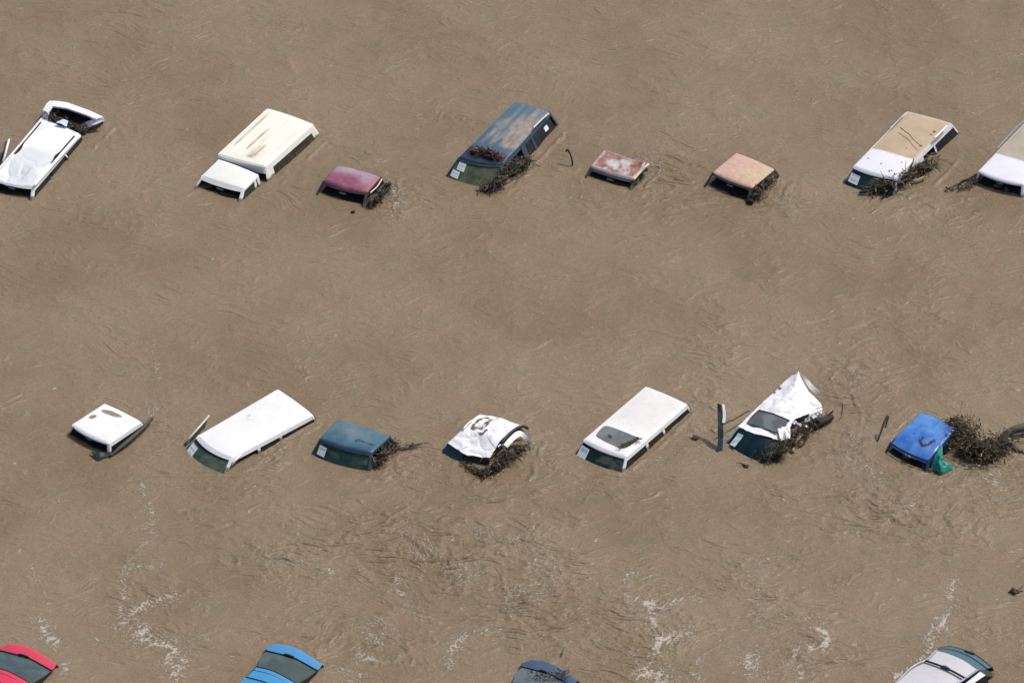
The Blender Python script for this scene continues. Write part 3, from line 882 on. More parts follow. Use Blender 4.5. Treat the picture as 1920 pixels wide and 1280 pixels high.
# dark blue SUV with silt
def colD(s, A, B, S, T, C):
    blue = np.array([.04, .095, .14]); silt = np.array([.34, .27, .21]); pale = np.array([.12, .18, .225])
    n = fbm(A * .9 + .3 * fbm(A * 2, B * 2, 8, 2), B * 8, 3, 5); n2 = fbm(A * 2.2, B * 6, 13, 6, .65)
    C = lerp(blue, pale, sst(.2, .5, S) * (.5 + .5 * n))
    f = sst(-.35, .55, .9 * T - .22 + .42 * n + .75 * n2 - 1.0 * sst(.62, .95, S - .12 * T)) * sst(.24, .34, S + .08 * n2)
    C = lerp(C, silt * (.75 + .5 * vn(A * 6, B * 11, 45))[..., None], np.clip(f, 0, 1) * .74)
    C = lerp(C, np.array([.012, .025, .05]), sst(.2, .13, S + .04 * n2))
    return C, np.clip(f + .3, 0, 1) * sst(.15, .25, S)
d = Car('dark_blue_suv', 'dark blue four wheel drive wagon with silt streaks drying across its long roof', 'suv',
        [(859, 294), (943, 308), (1031, 209), (964, 190)], (.44, .44, .48, .48), (.03, .06, .1), kf=.95, kr=.35, ks=.42, bowf=.13, crown=.05, colfn=colD, mat=M_SILT, group=VG)
d.roof()
ws = d.std(front='glass', rear='glass', right=[(0, .3, 'open'), (.36, .44, 'panel'), (.46, .56, 'glass'), (.6, .95, 'glass')], gcol=(.012, .022, .026), fcol=(.12, .155, .085), band=.06)
d.notice(ws, .10, .27, .06, .22, sk=.03); d.notice(ws, .07, .23, .24, .38, sk=.02)
pathtube('roof_rail', [(1000, 240, .56), (1016, 224, .57), (1029, 213, .56)], .022, (.6, .65, .68), M_PAINT, d.root)
M = Mesh(); d.strip(M, 'R', .80, .86, .20, .32, (.85, .85, .95), off=.012, n=4); M.build('painted_glare', M_PAPER, d.root)  # pale patch painting the bright glare on the side glass

# rusty roof
def colF(s, A, B, S, T, C):
    n = fbm(A * 3.5, B * 3.5, 3, 4)
    rust = np.array([.235, .11, .08]); wh = np.array([.52, .53, .54])
    f = np.exp(-((T - .28) / .17) ** 2 - ((S - .48) / .3) ** 2) + .9 * np.exp(-((T - .66) / .14) ** 2 - ((S - .4) / .28) ** 2) + .5 * np.exp(-((T - .5) / .1) ** 2 - ((S - .7) / .2) ** 2)
    C = lerp(rust * (.8 + .9 * vn(A * 9, B * 9, 5))[..., None], wh, sst(.1, 1.1, f + 1.0 * n + .6 * fbm(A * 12, B * 12, 15, 3)))
    C = lerp(C, np.array([.5, .42, .45]), sst(.10, .04, np.minimum(np.minimum(S, 1 - S) * 1.1, T)) * sst(-.4, .1, n + .2) * .9)
    C = lerp(C, np.array([.62, .58, .5]), sst(.93, .96, T) * sst(-.2, .2, n))
    return C, 0 * S + .7
def relF(A, B, S, T):
    return .03 * np.exp(-((np.minimum(np.minimum(S * s_l, (1 - S) * s_l), np.minimum(T, 1 - T) * 1.3) - .05) / .03) ** 2) + .10 * sst(.8, 1, T) * sst(.55, 1, S) + .012 * fbm(A * 4, B * 4, 9, 3)
s_l = .9
f = Car('rusty_car', 'low rusty brown and white car roof with a bent up corner', 'car',
        [(1106, 312), (1189, 337), (1211, 309), (1132, 281)], (.22, .2, .2, .22), (.5, .42, .42), kf=1.3, bowf=.05, crown=.02, colfn=colF, relief=relF, mat=M_WEATHER, group=VG)
f.roof(); f.std(front='open', rear='glass', right=[(0, .6, 'open'), (.7, 1, 'open')], pcol=(.06, .05, .06))
pathtube('curled_gutter', [(1188, 337, .24), (1200, 323, .26), (1210, 313, .34), (1216, 308, .34)], .035, (.62, .6, .52), M_WEATHER, f.root)

# peach coloured cab
def colG(s, A, B, S, T, C):
    n = fbm(A * 2.2, B * 2.2, 3, 4)
    C = lerp(np.array([.56, .37, .285]), np.array([.54, .40, .27]), sst(-.3, .5, n + T - .5))
    C = lerp(C, np.array([.58, .33, .28]), sst(.2, .0, S) * .8)
    return C, 0 * S + .4
g = Car('peach_pickup_cab', 'sun faded peach coloured cab with a flat clean roof and drift at its right side', 'pickup truck',
        [(1335, 322), (1411, 352), (1454, 317), (1380, 285)], (.33, .33, .29, .29), (.5, .28, .2), kf=1.0, bowf=.06, crown=.05, colfn=colG, mat=M_WEATHER, group=VG)
g.roof(); g.std(front='open', rear='glass', right=[(0, .55, 'open'), (.64, 1, 'glass')], pcol=(.05, .04, .035))

# silted tan roof SUV
def siltcol(split, tan, seed, marks=()):
    def fn(s, A, B, S, T, C):
        n = fbm(A * 3, B * 3, seed, 4)
        f = sst(split - .012, split + .012, S + .006 * n)
        tn = lerp(tan * .96, tan * 1.1, .5 + n)
        C = lerp(np.array([.74, .73, .78]), tn, f)
        C = lerp(C, np.array([.5, .44, .4]), sst(.95, .98, S) * .6)
        C = lerp(C, np.array([.6, .55, .5]), sst(.05, .02, np.minimum(T, 1 - T)) * f * .5)
        al = f.copy()
        for (u, v, r) in marks:
            k = s.blob(A, B, (u, v), r, r * .8, seed=int(u) % 7)
            C = lerp(C, np.array([.03, .025, .02]), k); al = np.maximum(al, k)
        return C, al
    return fn
h = Car('silted_white_suv', 'whole white wagon with tan dried silt behind a clean front third of its roof', 'suv',
        [(1600, 311), (1681, 333), (1786, 231), (1701, 208)], (.37, .37, .38, .38), (.66, .68, .72), kf=.95, ks=.38, bowf=.09, crown=.05,
        colfn=siltcol(.315, np.array([.43, .33, .22]), 5, [(1629, 295, .035), (1655, 305, .032), (1728, 273, .045), (1701, 278, .03), (1752, 247, .05), (1746, 252, .04)]), group=VG)
h.roof()
ws = h.std(front='glass', rear='glass', right=[(0, .28, 'glass'), (.32, .45, 'panel'), (.47, .62, 'open'), (.64, .66, 'panel'), (.68, .97, 'glass')], gcol=(.018, .024, .028), fcol=(.014, .036, .045))
h.notice(ws, .06, .27, .12, .3, sk=.03, lines=2)
pathtube('roof_rail', [(1752, 259, .52), (1764, 248, .54), (1775, 236, .53)], .03, (.8, .82, .85), M_PAINT, h.root)
pathtube('roof_rail', [(1668, 241, .5), (1683, 227, .52), (1697, 212, .5)], .018, (.35, .36, .42), M_PAINT, h.root)
st = Mesh(); stick(st, W(1688, 240, .53), W(1726, 274, .52), .012, .009, (.12, .08, .045), bend=.03, n=10)
tag(st.build('stick', M_WOOD, base=W(1707, 257, .5)), 'thin crooked stick lying on the tan silted roof', 'stick')

i_ = Car('half_silted_white_wagon', 'white wagon cut off by the right edge, its silted roof clean at the front', 'suv',
        [(1834, 320), (1920, 346), (2020, 240), (1938, 212)], (.36, .36, .4, .4), (.74, .73, .8), kf=.4, ks=.2, bowf=.10, crown=.05,
        colfn=siltcol(.30, np.array([.38, .33, .26]), 8), group=VG)
i_.roof()
i_.std(front='open', rear='glass', right=[(0, .28, 'open'), (.33, .6, 'glass'), (.64, .97, 'glass')])
pathtube('roof_rail', [(1868, 280, .5), (1900, 245, .52), (1922, 224, .5)], .022, (.22, .24, .3), M_PAINT, i_.root)

# ---- middle row -----------------------------------------------------------
def colJ(s, A, B, S, T, C):
    k = s.blob(A, B, (208, 773), .33, .10, ang=math.radians(83), seed=3, rag=.12, soft=.12)
    k = np.maximum(k, s.blob(A, B, (174, 779), .11, .085, ang=math.radians(10), seed=4, rag=.15, soft=.15))
    C = lerp(C, np.array([.25, .18, .11]), k)
    n = sst(.1, .5, fbm(A * 7, B * 7, 8, 4)) * sst(.45, .75, T)
    C = lerp(C, np.array([.5, .52, .5]), n * .45)
    return C, np.maximum(k, n * .5)
def relJ(A, B, S, T):
    return sst(.6, .95, T) * (.03 * fbm(A * 5, B * 5, 4, 3)) - .05 * sst(.85, 1, T) * (.5 + .5 * np.sin(A * 16)) * .5
j = Car('mud_patched_white_cab', 'white cab with a brown oval mud puddle on its roof and empty windscreen opening', 'pickup truck',
        [(134, 795), (205, 831), (266, 790), (196, 755)], (.30, .30, .26, .26), WHITE * 1.05, kf=.3, kr=.5, bowf=.09, crown=.05, colfn=colJ, relief=relJ, group=VG2)
j.roof(); j.std(front='open', rear='glass', right=[(0, .5, 'glass'), (.5, 1, 'glass')], gcol=(.02, .022, .018), nop='R', skip=((1, 1),))
M = Mesh()
pathtube('door_sill', [(205, 856, .02), (232, 834, .1), (262, 808, .14), (286, 784, .16)], [.04, .07, .06, .04], (.035, .035, .03), M_TRIM, j.root)
w = thing('dark_wedge_panel', W(190, 857), 'dark torn wedge of bodywork poking up in front of the mud patched white cab', 'car part')
sheet('torn_panel', [[(170, 845, .10), (188, 848, .14), (206, 848, .12)], [(174, 853, .06), (188, 857, .08), (202, 855, .05)], [(181, 866, -.02), (184, 868, -.03), (188, 864, -.03)]], 14, 18, (.03, .05, .045), M_TRIM, w, dent=.06, thick=.02, smooth=False)

def colK(s, A, B, S, T, C):
    C = lerp(C, np.array([.7, .71, .66]), .5 * vn(A * 1.5, B * 1.5, 6))
    k = s.blob(A, B, (467, 779), .07, .05, seed=2, rag=.6) * .6
    k = np.maximum(k, s.blob(A, B, (465, 786), .03, .05, seed=5, rag=.6) * .4)
    k = np.maximum(k, s.blob(A, B, (430, 782), .03, .02, seed=5, rag=.6) * .4)
    k = np.maximum(k, s.blob(A, B, (521, 739), .09, .04, seed=6, rag=.7) * .3)
    k = np.maximum(k, .14 * speckle(A, B, 4, 9, .66, .8))
    return lerp(C, np.array([.36, .38, .33]), k), k
k = Car('white_minivan', 'long clean white van roof with one door standing open on its far side', 'van',
        [(370, 816), (435, 858), (588, 777), (521, 728)], (.27, .27, .20, .20), WHITE * 1.06, kf=1.25, kr=.3, ks=.35, bowf=.13, crown=.05, colfn=colK, group=VG2)
k.roof()
ws = k.std(front='glass', rear='glass', right=[(0, .30, 'open'), (.34, .56, 'glass'), (.61, .96, 'glass')], gcol=(.015, .022, .015), fcol=(.075, .125, .085), band=.1)
k.notice(ws, .05, .24, .11, .3, sk=.02)
pathtube('door_frame', [(432, 876, .0), (441, 863, .17), (452, 853, .19), (466, 844, .18), (476, 839, .17)], .03, WHITE, M_PAINT, k.root)
pathtube('door_seal', [(430, 870, .05), (438, 858, .2), (449, 848, .23), (463, 840, .22), (473, 835, .2)], .02, DARK, M_TRIM, k.root)
pathtube('open_door_edge', [(392, 779, .34), (372, 802, .3), (356, 820, .2), (348, 831, .02), (345, 836, -.1)], .03, (.5, .52, .45), M_PAINT, k.root)
sheet('open_door_glass', [[(389, 784, .28), (356, 822, .14)], [(384, 800, .0), (356, 830, -.02)]], 8, 12, (.03, .05, .04), M_DGLASS, k.root, thick=.01)

def colL(s, A, B, S, T, C):
    n = fbm(A * 2.5, B * 2.5, 7, 4)
    C = lerp(np.array([.020, .072, .115]), np.array([.07, .16, .21]), sst(-.2, .9, n + S * 1.1 - .2))
    C = lerp(C, np.array([.2, .24, .24]), .5 * np.exp(-((S - .6) / .2) ** 2 - ((T - .45) / .2) ** 2))
    m = s.line(A, B, [(668, 826), (676, 824)], .03, 3); m = np.maximum(m, s.line(A, B, [(678, 826), (690, 830), (702, 832)], .025, 4))
    return lerp(C, np.array([.01, .012, .012]), m), sst(0, .5, n + S) * .6
l = Car('teal_blue_cab', 'dark teal blue cab with glass windscreen and a small white paper behind the glass', 'pickup truck',
        [(599, 820), (697, 849), (733, 816), (632, 785)], (.37, .37, .34, .34), (.025, .06, .10), kf=.8, kr=.3, bowf=.09, crown=.06, colfn=colL, mat=M_SILT, group=VG2)
l.roof()
ws = l.std(front='glass', rear='glass', right=[(0, .5, 'open'), (.58, 1, 'glass')], fcol=(.03, .065, .05), gcol=(.012, .018, .02), rail=.07, band=.05)
l.notice(ws, .08, .22, .12, .31, sk=.02, lines=1)

# crushed white car with painted-looking mud marks
def colM(P, C):
    kk = 0
    for pts, w_ in [([(902, 786), (887, 797), (893, 801), (903, 803), (909, 796), (921, 789), (931, 785)], .038), ([(903, 785), (913, 784), (920, 787)], .03), ([(921, 789), (914, 797), (906, 803)], .028), ([(897, 809), (904, 814), (912, 807)], .035), ([(888, 797), (886, 802)], .05)]:
        kk = np.maximum(kk, wline(P, pts, .42, w_, rag=1.3) * sst(.12, .4, vn(P[..., 0] * 7, P[..., 1] * 7, 71)))
    C = lerp(C, np.array([.11, .085, .045]), kk)
    tr = .7 * wline(P, [(846, 835), (862, 838), (880, 834)], .3, .016, 4, 1.2) + .6 * wline(P, [(930, 839), (918, 828), (912, 818)], .36, .016, 6, 1.2)
    C = lerp(C, np.array([.16, .17, .19]), np.clip(tr, 0, 1))
    return C, kk
m_ = thing('crushed_white_car', W(905, 835), 'crushed white car with folded roof and brown mud marks, drift along its side', 'car', VG2)
sheet('roof', [[(839, 829, .25), (860, 843, .22), (877, 855, .2), (898, 856, .2), (919, 857, .22)],
               [(852, 817, .36), (868, 826, .30), (884, 833, .24), (907, 838, .3), (929, 839, .34)],
               [(870, 802, .42), (888, 808, .4), (905, 814, .42), (924, 818, .44), (942, 821, .4)],
               [(882, 788, .44), (902, 793, .45), (922, 798, .46), (940, 804, .46), (958, 809, .42)],
               [(898, 776, .42), (920, 779, .44), (940, 783, .44), (960, 790, .43), (977, 797, .40)]], 70, 80, WHITE * 1.02, M_PAINT, m_, smooth=False, dent=.045, dfreq=2.6, colfn=colM)
sheet('left_side', [[(898, 777, .4), (870, 803, .4), (852, 818, .34), (839, 830, .23)], [(896, 790, .0), (866, 818, -.05), (846, 835, -.1), (823, 852, -.1)]], 8, 30, WHITE * .95, M_PAINT, m_, out=(-1, 0, .3), dent=.02)
sheet('rear_side', [[(899, 775, .4), (977, 796, .38)], [(905, 790, -.1), (985, 812, -.1)]], 8, 20, WHITE, M_PAINT, m_, out=(0, 1, .3))
sheet('windshield', [[(839, 831, .22), (855, 842, .2), (868, 851, .18)], [(829, 848, .0), (850, 858, .02), (866, 864, .0)], [(822, 862, -.12), (846, 872, -.12), (864, 876, -.12)]], 12, 20, (.02, .045, .07), M_DGLASS, m_, thick=.008)
sheet('interior', [[(850, 846, .12), (919, 862, .16)], [(850, 868, -.1), (915, 878, -.1)]], 10, 20, DARK, M_TRIM, m_, dent=.05)
sheet('door_frame', [[(944, 833, .34), (955, 820, .38), (968, 809, .4), (978, 808, .38), (988, 817, .28), (997, 828, .08)],
                     [(952, 839, .24), (961, 828, .3), (970, 820, .32), (977, 818, .3), (983, 824, .2), (991, 832, .04)]], 5, 50, WHITE, M_PAINT, m_, thick=.03)
pathtube('rubber_seal', [(940, 830, .36), (955, 813, .4), (972, 801, .4), (982, 799, .38), (990, 803, .3)], .04, DARK, M_TRIM, m_)
pathtube('window_strip', [(933, 838, .3), (941, 833, .3), (947, 845, .15)], .03, (.35, .37, .42), M_PAINT, m_)
pathtube('grab_rail', [(869, 803, .46), (876, 795, .48), (884, 788, .47)], .022, WHITE * .9, M_PAINT, m_)

# white SUV with sunroof
def colN(s, A, B, S, T, C):
    C = lerp(C, np.array([.70, .66, .62]), sst(.3, .5, S) * .65)
    e = np.minimum(np.minimum(T, 1 - T) * 1.4, (1 - S) * 3)
    C = lerp(WHITE * 1.05, C, sst(.04, .14, e))
    kk = .2 * speckle(A, B, 14, 10, .68, .8)
    return lerp(C, np.array([.45, .42, .36]), kk), kk
n = Car('white_sunroof_suv', 'white wagon with a large muddy grey sunroof and a pale sticker behind its windscreen', 'suv',
        [(1094, 823), (1175, 856), (1290, 757), (1211, 723)], (.31, .31, .27, .27), WHITE, kf=.95, kr=.3, ks=.3, bowf=.08, crown=.05, colfn=colN, group=VG2)
n.roof()
ws = n.std(front='glass', rear='glass', right=[(0, .30, 'glass'), (.34, .56, 'glass'), (.61, .97, 'glass')], gcol=(.015, .022, .015), fcol=(.012, .03, .03), band=.05)
n.notice(ws, .05, .24, .1, .34, sk=.02, lines=1)
def roofpatch(s, name, quad, col, mat, h=.006, colfn=None, n=36, thick=.008, rnd=.10):
    q = [s.loc(*p) for p in quad]
    a, b = np.meshgrid(np.linspace(0, 1, n), np.linspace(0, 1, n), indexing='ij')
    ca, cb = a * 2 - 1, b * 2 - 1
    e = np.maximum(np.abs(ca), np.abs(cb)) ** 3
    k = 1 - rnd * e * (np.minimum(np.abs(ca), np.abs(cb))) ** 3
    a = (ca * k + 1) / 2; b = (cb * k + 1) / 2
    A = (q[0][0] * (1 - b) + q[1][0] * b) * (1 - a) + (q[3][0] * (1 - b) + q[2][0] * b) * a
    B = (q[0][1] * (1 - b) + q[1][1] * b) * (1 - a) + (q[3][1] * (1 - b) + q[2][1] * b) * a
    P = s.roofpos(A / s.L, B / s.Wd, h)
    C = np.tile(np.asarray(col, float), (n, n, 1)); al = np.zeros((n, n))
    if colfn: C, al = colfn(P, A, B, C)
    M = Mesh(); M.grid(P, np.concatenate([C, al[..., None]], -1), thick)
    return M.build(name, mat, s.root)
def csun(P, A, B, C):
    q = sst(-.3, .5, fbm(A * 4, B * 4, 8, 3))
    C = lerp(np.array([.10, .12, .13]), np.array([.17, .18, .175]), q)
    m = np.maximum(wline(P, [(1160, 838), (1175, 832), (1188, 826), (1202, 823)], .38, .10), wline(P, [(1143, 815), (1144, 817)], .38, .05))
    return lerp(C, np.array([.05, .04, .02]), m), .4 + .6 * m
roofpatch(n, 'sunroof', [(1115, 815), (1170, 841), (1201, 821), (1134, 794)], (.12, .14, .15), M_SILT, colfn=csun)
brush('drift_on_sunroof', 'small line of brown drift lying across the muddy sunroof', [(1160, 838, .4), (1178, 831, .4), (1192, 824, .4), (1202, 823, .4)], .05, n=22, ln=.18, leaves=25, seed=3, zrad=.02, thick=.005, core=False, group="drift on vehicle roofs")

# torn white SUV with sunroof
def colP(P, C):
    kk = .2 * speckle(P[..., 0], P[..., 1], 31, 9, .66, .8)
    for pts, w_ in [([(1451, 733), (1453, 735)], .05), ([(1460, 726), (1462, 728)], .045), ([(1488, 703), (1490, 705)], .05)]:
        kk = np.maximum(kk, wline(P, pts, .42, w_))
    return lerp(C, np.array([.12, .11, .12]), kk), kk
p = thing('torn_white_suv', W(1450, 800), 'white wagon with torn roof peaked at the rear and drift on its front corner', 'suv', VG2)
sheet('roof', [[(1384, 799, .38), (1412, 810, .41), (1440, 819, .39), (1467, 827, .30)],
               [(1403, 779, .38), (1432, 788, .42), (1460, 797, .40), (1480, 802, .32)],
               [(1421, 762, .38), (1448, 769, .43), (1472, 778, .41), (1490, 786, .30)],
               [(1446, 739, .40), (1472, 746, .47), (1503, 758, .42), (1534, 764, .28)],
               [(1470, 716, .42), (1488, 726, .58), (1515, 736, .48), (1539, 757, .32)],
               [(1489, 700, .44), (1497, 696, .60), (1505, 713, .55), (1515, 732, .45)]], 90, 70, WHITE * 1.03, M_PAINT, p, dent=.045, dfreq=2.8, colfn=colP, smooth=False)
sheet('torn_flap', [[(1497, 696, .58), (1517, 713, .5), (1537, 735, .3)], [(1499, 704, .5), (1514, 722, .42), (1529, 741, .2)]], 8, 30, WHITE, M_PAINT, p, thick=.02, dent=.03, dfreq=5)
for q0, q1 in [((1514, 769, .3), (1540, 757, .3)), ((1517, 774, .24), (1541, 763, .24)), ((1522, 778, .18), (1541, 769, .16))]:
    sheet('folded_strip', [[q0, q1], [(q0[0] + 1, q0[1] + 4, q0[2] - .03), (q1[0] + 1, q1[1] + 4, q1[2] - .03)]], 4, 14, WHITE, M_PAINT, p, thick=.015, dent=.02, dfreq=6)
sheet('left_side', [[(1384, 800, .36), (1421, 763, .36), (1446, 740, .38), (1489, 701, .42)], [(1370, 822, -.1), (1416, 780, -.1), (1440, 760, -.1), (1488, 722, -.1)]], 8, 40, WHITE, M_PAINT, p, out=(-1, 0, .2))
sheet('rear_side', [[(1489, 700, .42), (1515, 733, .42)], [(1497, 722, -.1), (1540, 757, -.1)]], 8, 20, WHITE, M_PAINT, p, out=(0, 1, .2))
def cg(P, C):
    q = sst(-.3, .5, fbm(P[..., 0] * 4, P[..., 1] * 4, 8, 3))
    return lerp(np.array([.06, .075, .08]), np.array([.13, .15, .15]), q), 0 * q + .5
sr = sheet('sunroof', [[(1401, 792, .415), (1430, 801, .45), (1456, 810, .44)], [(1410, 779, .42), (1440, 788, .46), (1470, 799, .44)], [(1422, 768, .42), (1450, 775, .47), (1481, 788, .45)]], 30, 30, DARK, M_SILT, p, thick=.01, colfn=cg)
pathtube('sunroof_seal', [(1401, 792, .425), (1422, 768, .435), (1450, 775, .48), (1481, 788, .46)], .014, DARK, M_TRIM, sr, smooth=False)
sheet('crumpled_panel', [[(1458, 803, .46), (1470, 798, .48), (1481, 802, .42)], [(1460, 812, .44), (1472, 806, .46), (1482, 812, .40)], [(1464, 826, .36), (1474, 820, .42), (1481, 825, .33)]], 20, 20, WHITE, M_PAINT, p, dent=.07, dfreq=6)
ws = sheet('windshield', [[(1383, 802, .34), (1411, 813, .37), (1440, 822, .35), (1466, 829, .27)], [(1373, 817, .16), (1402, 832, .18), (1432, 845, .18), (1462, 850, .12)], [(1362, 832, -.02), (1386, 847, -.01), (1420, 861, 0), (1458, 869, -.02)], [(1355, 843, -.2), (1380, 860, -.2), (1416, 874, -.2), (1456, 884, -.2)]], 24, 40, (.012, .035, .045), M_GLASS, p, thick=.008)
pathtube('pillar', [(1384, 801, .35), (1373, 816, .16), (1361, 833, -.04), (1355, 842, -.16)], .03, (.5, .52, .6), M_PAINT, p)
sheet('paper_notice', [[(1384, 811, .28), (1394, 815, .29)], [(1378, 820, .18), (1390, 822, .21)], [(1368, 832, .07), (1377, 838, .07)]], 12, 10, (.6, .7, .72), M_PAPER, ws, thick=.004, colfn=lambda P, C: (lerp(C, np.array([.3, .42, .4]), speckle(P[..., 0], P[..., 1], 4, 14, .55, .65)), 0 * P[..., 0]))
M = Mesh()
for (u, v, z, r) in [(1497, 797, .3, .09), (1508, 801, .25, .08), (1524, 782, .25, .1), (1533, 776, .2, .09), (1490, 793, .32, .07), (1513, 790, .25, .08), (1519, 785, .25, .09)]:
    M.blob(W(u, v, z), (r, r * .8, r * .6), (.42, .45, .46), int(u), amp=.5)
M.build('crumpled_side', M_PAINT, p)

# bright blue cab
def colR(s, A, B, S, T, C):
    n_ = fbm(A * 3, B * 3, 7, 4)
    C = lerp(np.array([.022, .12, .46]), np.array([.075, .23, .56]), sst(-.2, .8, n_ + S * .8 - .1))
    m = s.line(A, B, [(1723, 820), (1728, 828), (1738, 828), (1744, 823), (1750, 821)], .045, 3, .3)
    m = np.maximum(m, s.blob(A, B, (1728, 818), .07, .045, seed=3)); m = np.maximum(m, s.blob(A, B, (1749, 821), .06, .04, seed=5))
    m = np.maximum(m, s.blob(A, B, (1773, 812), .07, .045, seed=5)); m = np.maximum(m, s.blob(A, B, (1712, 808), .05, .025, seed=6) * .8)
    m = np.maximum(m, s.blob(A, B, (1755, 791), .07, .03, seed=7) * .5); m = np.maximum(m, s.blob(A, B, (1745, 834), .06, .02, seed=8) * .6)
    m = np.maximum(m, s.line(A, B, [(1708, 788), (1722, 795), (1738, 797)], .02, 5) * .4)
    C = lerp(C, np.array([.03, .02, .03]), m)
    return C, np.maximum(m, .3 * sst(0, .5, n_))
def relR(A, B, S, T): return -.10 * sst(.45, 0, S) ** 2 + .012 * fbm(A * 4, B * 4, 3, 3)
r = Car('bright_blue_cab', 'bright blue cab with mud smears on its roof, drift heaped against its right side', 'pickup truck',
        [(1668, 826), (1742, 862), (1794, 802), (1728, 771)], (.31, .31, .40, .38), (.03, .09, .45), kf=.6, kr=.4, bowf=.07, crown=.07, colfn=colR, relief=relR, group=VG2, round_=.1)
r.roof(); r.std(front='open', rear='glass', right=[(0, .5, 'open'), (.6, 1, 'glass')], gcol=(.02, .025, .02), pcol=(.015, .03, .09))
sheet('green_tarpaulin', [[(1763, 830, .42), (1765, 830, .42), (1767, 833, .40)], [(1755, 850, .34), (1762, 852, .40), (1768, 858, .30)], [(1747, 868, .16), (1762, 868, .30), (1776, 868, .18)], [(1745, 880, .04), (1764, 884, .14), (1793, 876, .06)], [(1750, 888, -.06), (1768, 894, -.06), (1793, 882, -.06)]],
      40, 30, (.012, .22, .17), M_CLOTH, (gt := thing('green_tarpaulin_scrap', W(1766, 870), 'torn green plastic sheet hanging at the front of the bright blue cab', 'plastic sheet')), thick=.006, dent=.07, dfreq=7, smooth=False)

# ---- bottom row -----------------------------------------------------------
def rearcar(name, label, cat, du, dv, paint, glass, dz=0., silt=None, mat=M_PAINT):
    def q(pts): return [(u + du, v + dv, z + dz) for u, v, z in pts]
    rt = thing(name, W(510 + du, 1262 + dv), label, cat, VG3)
    paint = np.asarray(paint, float)
    def pc(P, C):
        k = .35 * speckle(P[..., 0], P[..., 1], 7, 5, .6, .75)
        return lerp(C, C * .55 + .03, k), k
    def gc(P, C):
        k = sst(-.2, .6, fbm(P[..., 0] * 2, P[..., 1] * 2, 17, 4))
        C = lerp(C, C * 1.6 + .012, k)
        if silt is not None: C = lerp(C, np.asarray(silt, float), sst(-.4, .2, fbm(P[..., 0] * 2.2, P[..., 1] * 2.2, 19, 4)) * .85)
        return C, 0 * k + .35
    lid = sheet('trunk_lid', [q([(500, 1219, .17), (532, 1227, .2), (551, 1232, .2), (595, 1256, .16)]), q([(499, 1215, .16), (522, 1211, .2), (556, 1220, .2), (600, 1251, .16)]),
                        q([(498, 1213, .12), (522, 1207, .16), (557, 1215, .16), (605, 1245, .12)]), q([(499, 1219, -.06), (524, 1215, -.06), (561, 1223, -.06), (610, 1254, -.06)])], 30, 60, paint, mat, rt, colfn=pc, thick=.02)
    pathtube('wiper', q([(533, 1226, .22), (540, 1227, .25), (551, 1231, .24)]), .03, DARK, M_TRIM, lid)
    sheet('rear_window', [q([(480, 1249, .40), (509, 1256, .44), (536, 1269, .44), (558, 1282, .40)]), q([(487, 1233, .31), (516, 1240, .35), (546, 1252, .35), (578, 1269, .30)]), q([(500, 1220, .16), (532, 1228, .19), (551, 1233, .19), (594, 1257, .15)])], 40, 60, glass, M_SILT, rt, colfn=gc, thick=.01)
    pathtube('seal', q([(480, 1249, .41), (509, 1256, .45), (536, 1269, .45), (558, 1282, .41)]), .018, DARK, M_TRIM, rt)
    pathtube('seal', q([(500, 1219, .18), (532, 1227, .21), (551, 1232, .21), (595, 1256, .17)]), .018, DARK, M_TRIM, rt)
    L = 1.0
    def ext(u, v, z): return (u - 70 * L, v + 72 * L, z)
    r0 = [(479, 1250, .42), (509, 1257, .46), (536, 1270, .46), (558, 1283, .42)]
    r1 = [(461, 1268, .44), (494, 1277, .49), (524, 1290, .49), (543, 1300, .44)]
    sheet('roof', [q(r0), q(r1), q([ext(*x) for x in r1]), q([ext(x[0] - 22, x[1] + 24, x[2] - .12) for x in r1]), q([ext(x[0] - 46, x[1] + 76, -.2) for x in r1])], 90, 60, paint, mat, rt, colfn=pc)
    pathtube('roof_seam', q([(x[0], x[1], x[2] + .012) for x in r1]), .014, DARK, M_TRIM, rt)
    pathtube('roof_seam', q([(x[0] - 6, x[1] + 5, x[2] + .012) for x in r0]), .012, paint * .5, M_TRIM, rt)
    # right and left flanks down into the water, shade painted in as near-black
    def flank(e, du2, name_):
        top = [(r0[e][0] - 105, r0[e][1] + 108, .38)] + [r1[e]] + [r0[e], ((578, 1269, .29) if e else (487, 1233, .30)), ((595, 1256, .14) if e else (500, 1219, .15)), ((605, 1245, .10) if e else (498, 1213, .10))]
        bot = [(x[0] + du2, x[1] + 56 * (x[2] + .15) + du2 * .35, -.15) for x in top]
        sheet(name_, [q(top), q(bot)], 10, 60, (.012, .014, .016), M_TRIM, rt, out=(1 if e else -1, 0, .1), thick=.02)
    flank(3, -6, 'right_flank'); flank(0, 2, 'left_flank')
    return rt
rearcar('red_sedan', 'red sedan with dark rear glass in the lower left corner', 'car', -498, 0, (.62, .03, .07), (.03, .055, .06))
rearcar('light_blue_sedan', 'light blue sedan with dark rear glass at the bottom edge', 'car', 0, 0, (.05, .26, .52), (.035, .06, .06))
rearcar('muddy_blue_sedan', 'muddy dark blue car barely showing at the bottom edge, silt over its rear glass', 'car', 479, 30, (.035, .075, .15), (.06, .085, .10), silt=(.10, .125, .14), mat=M_SILT)

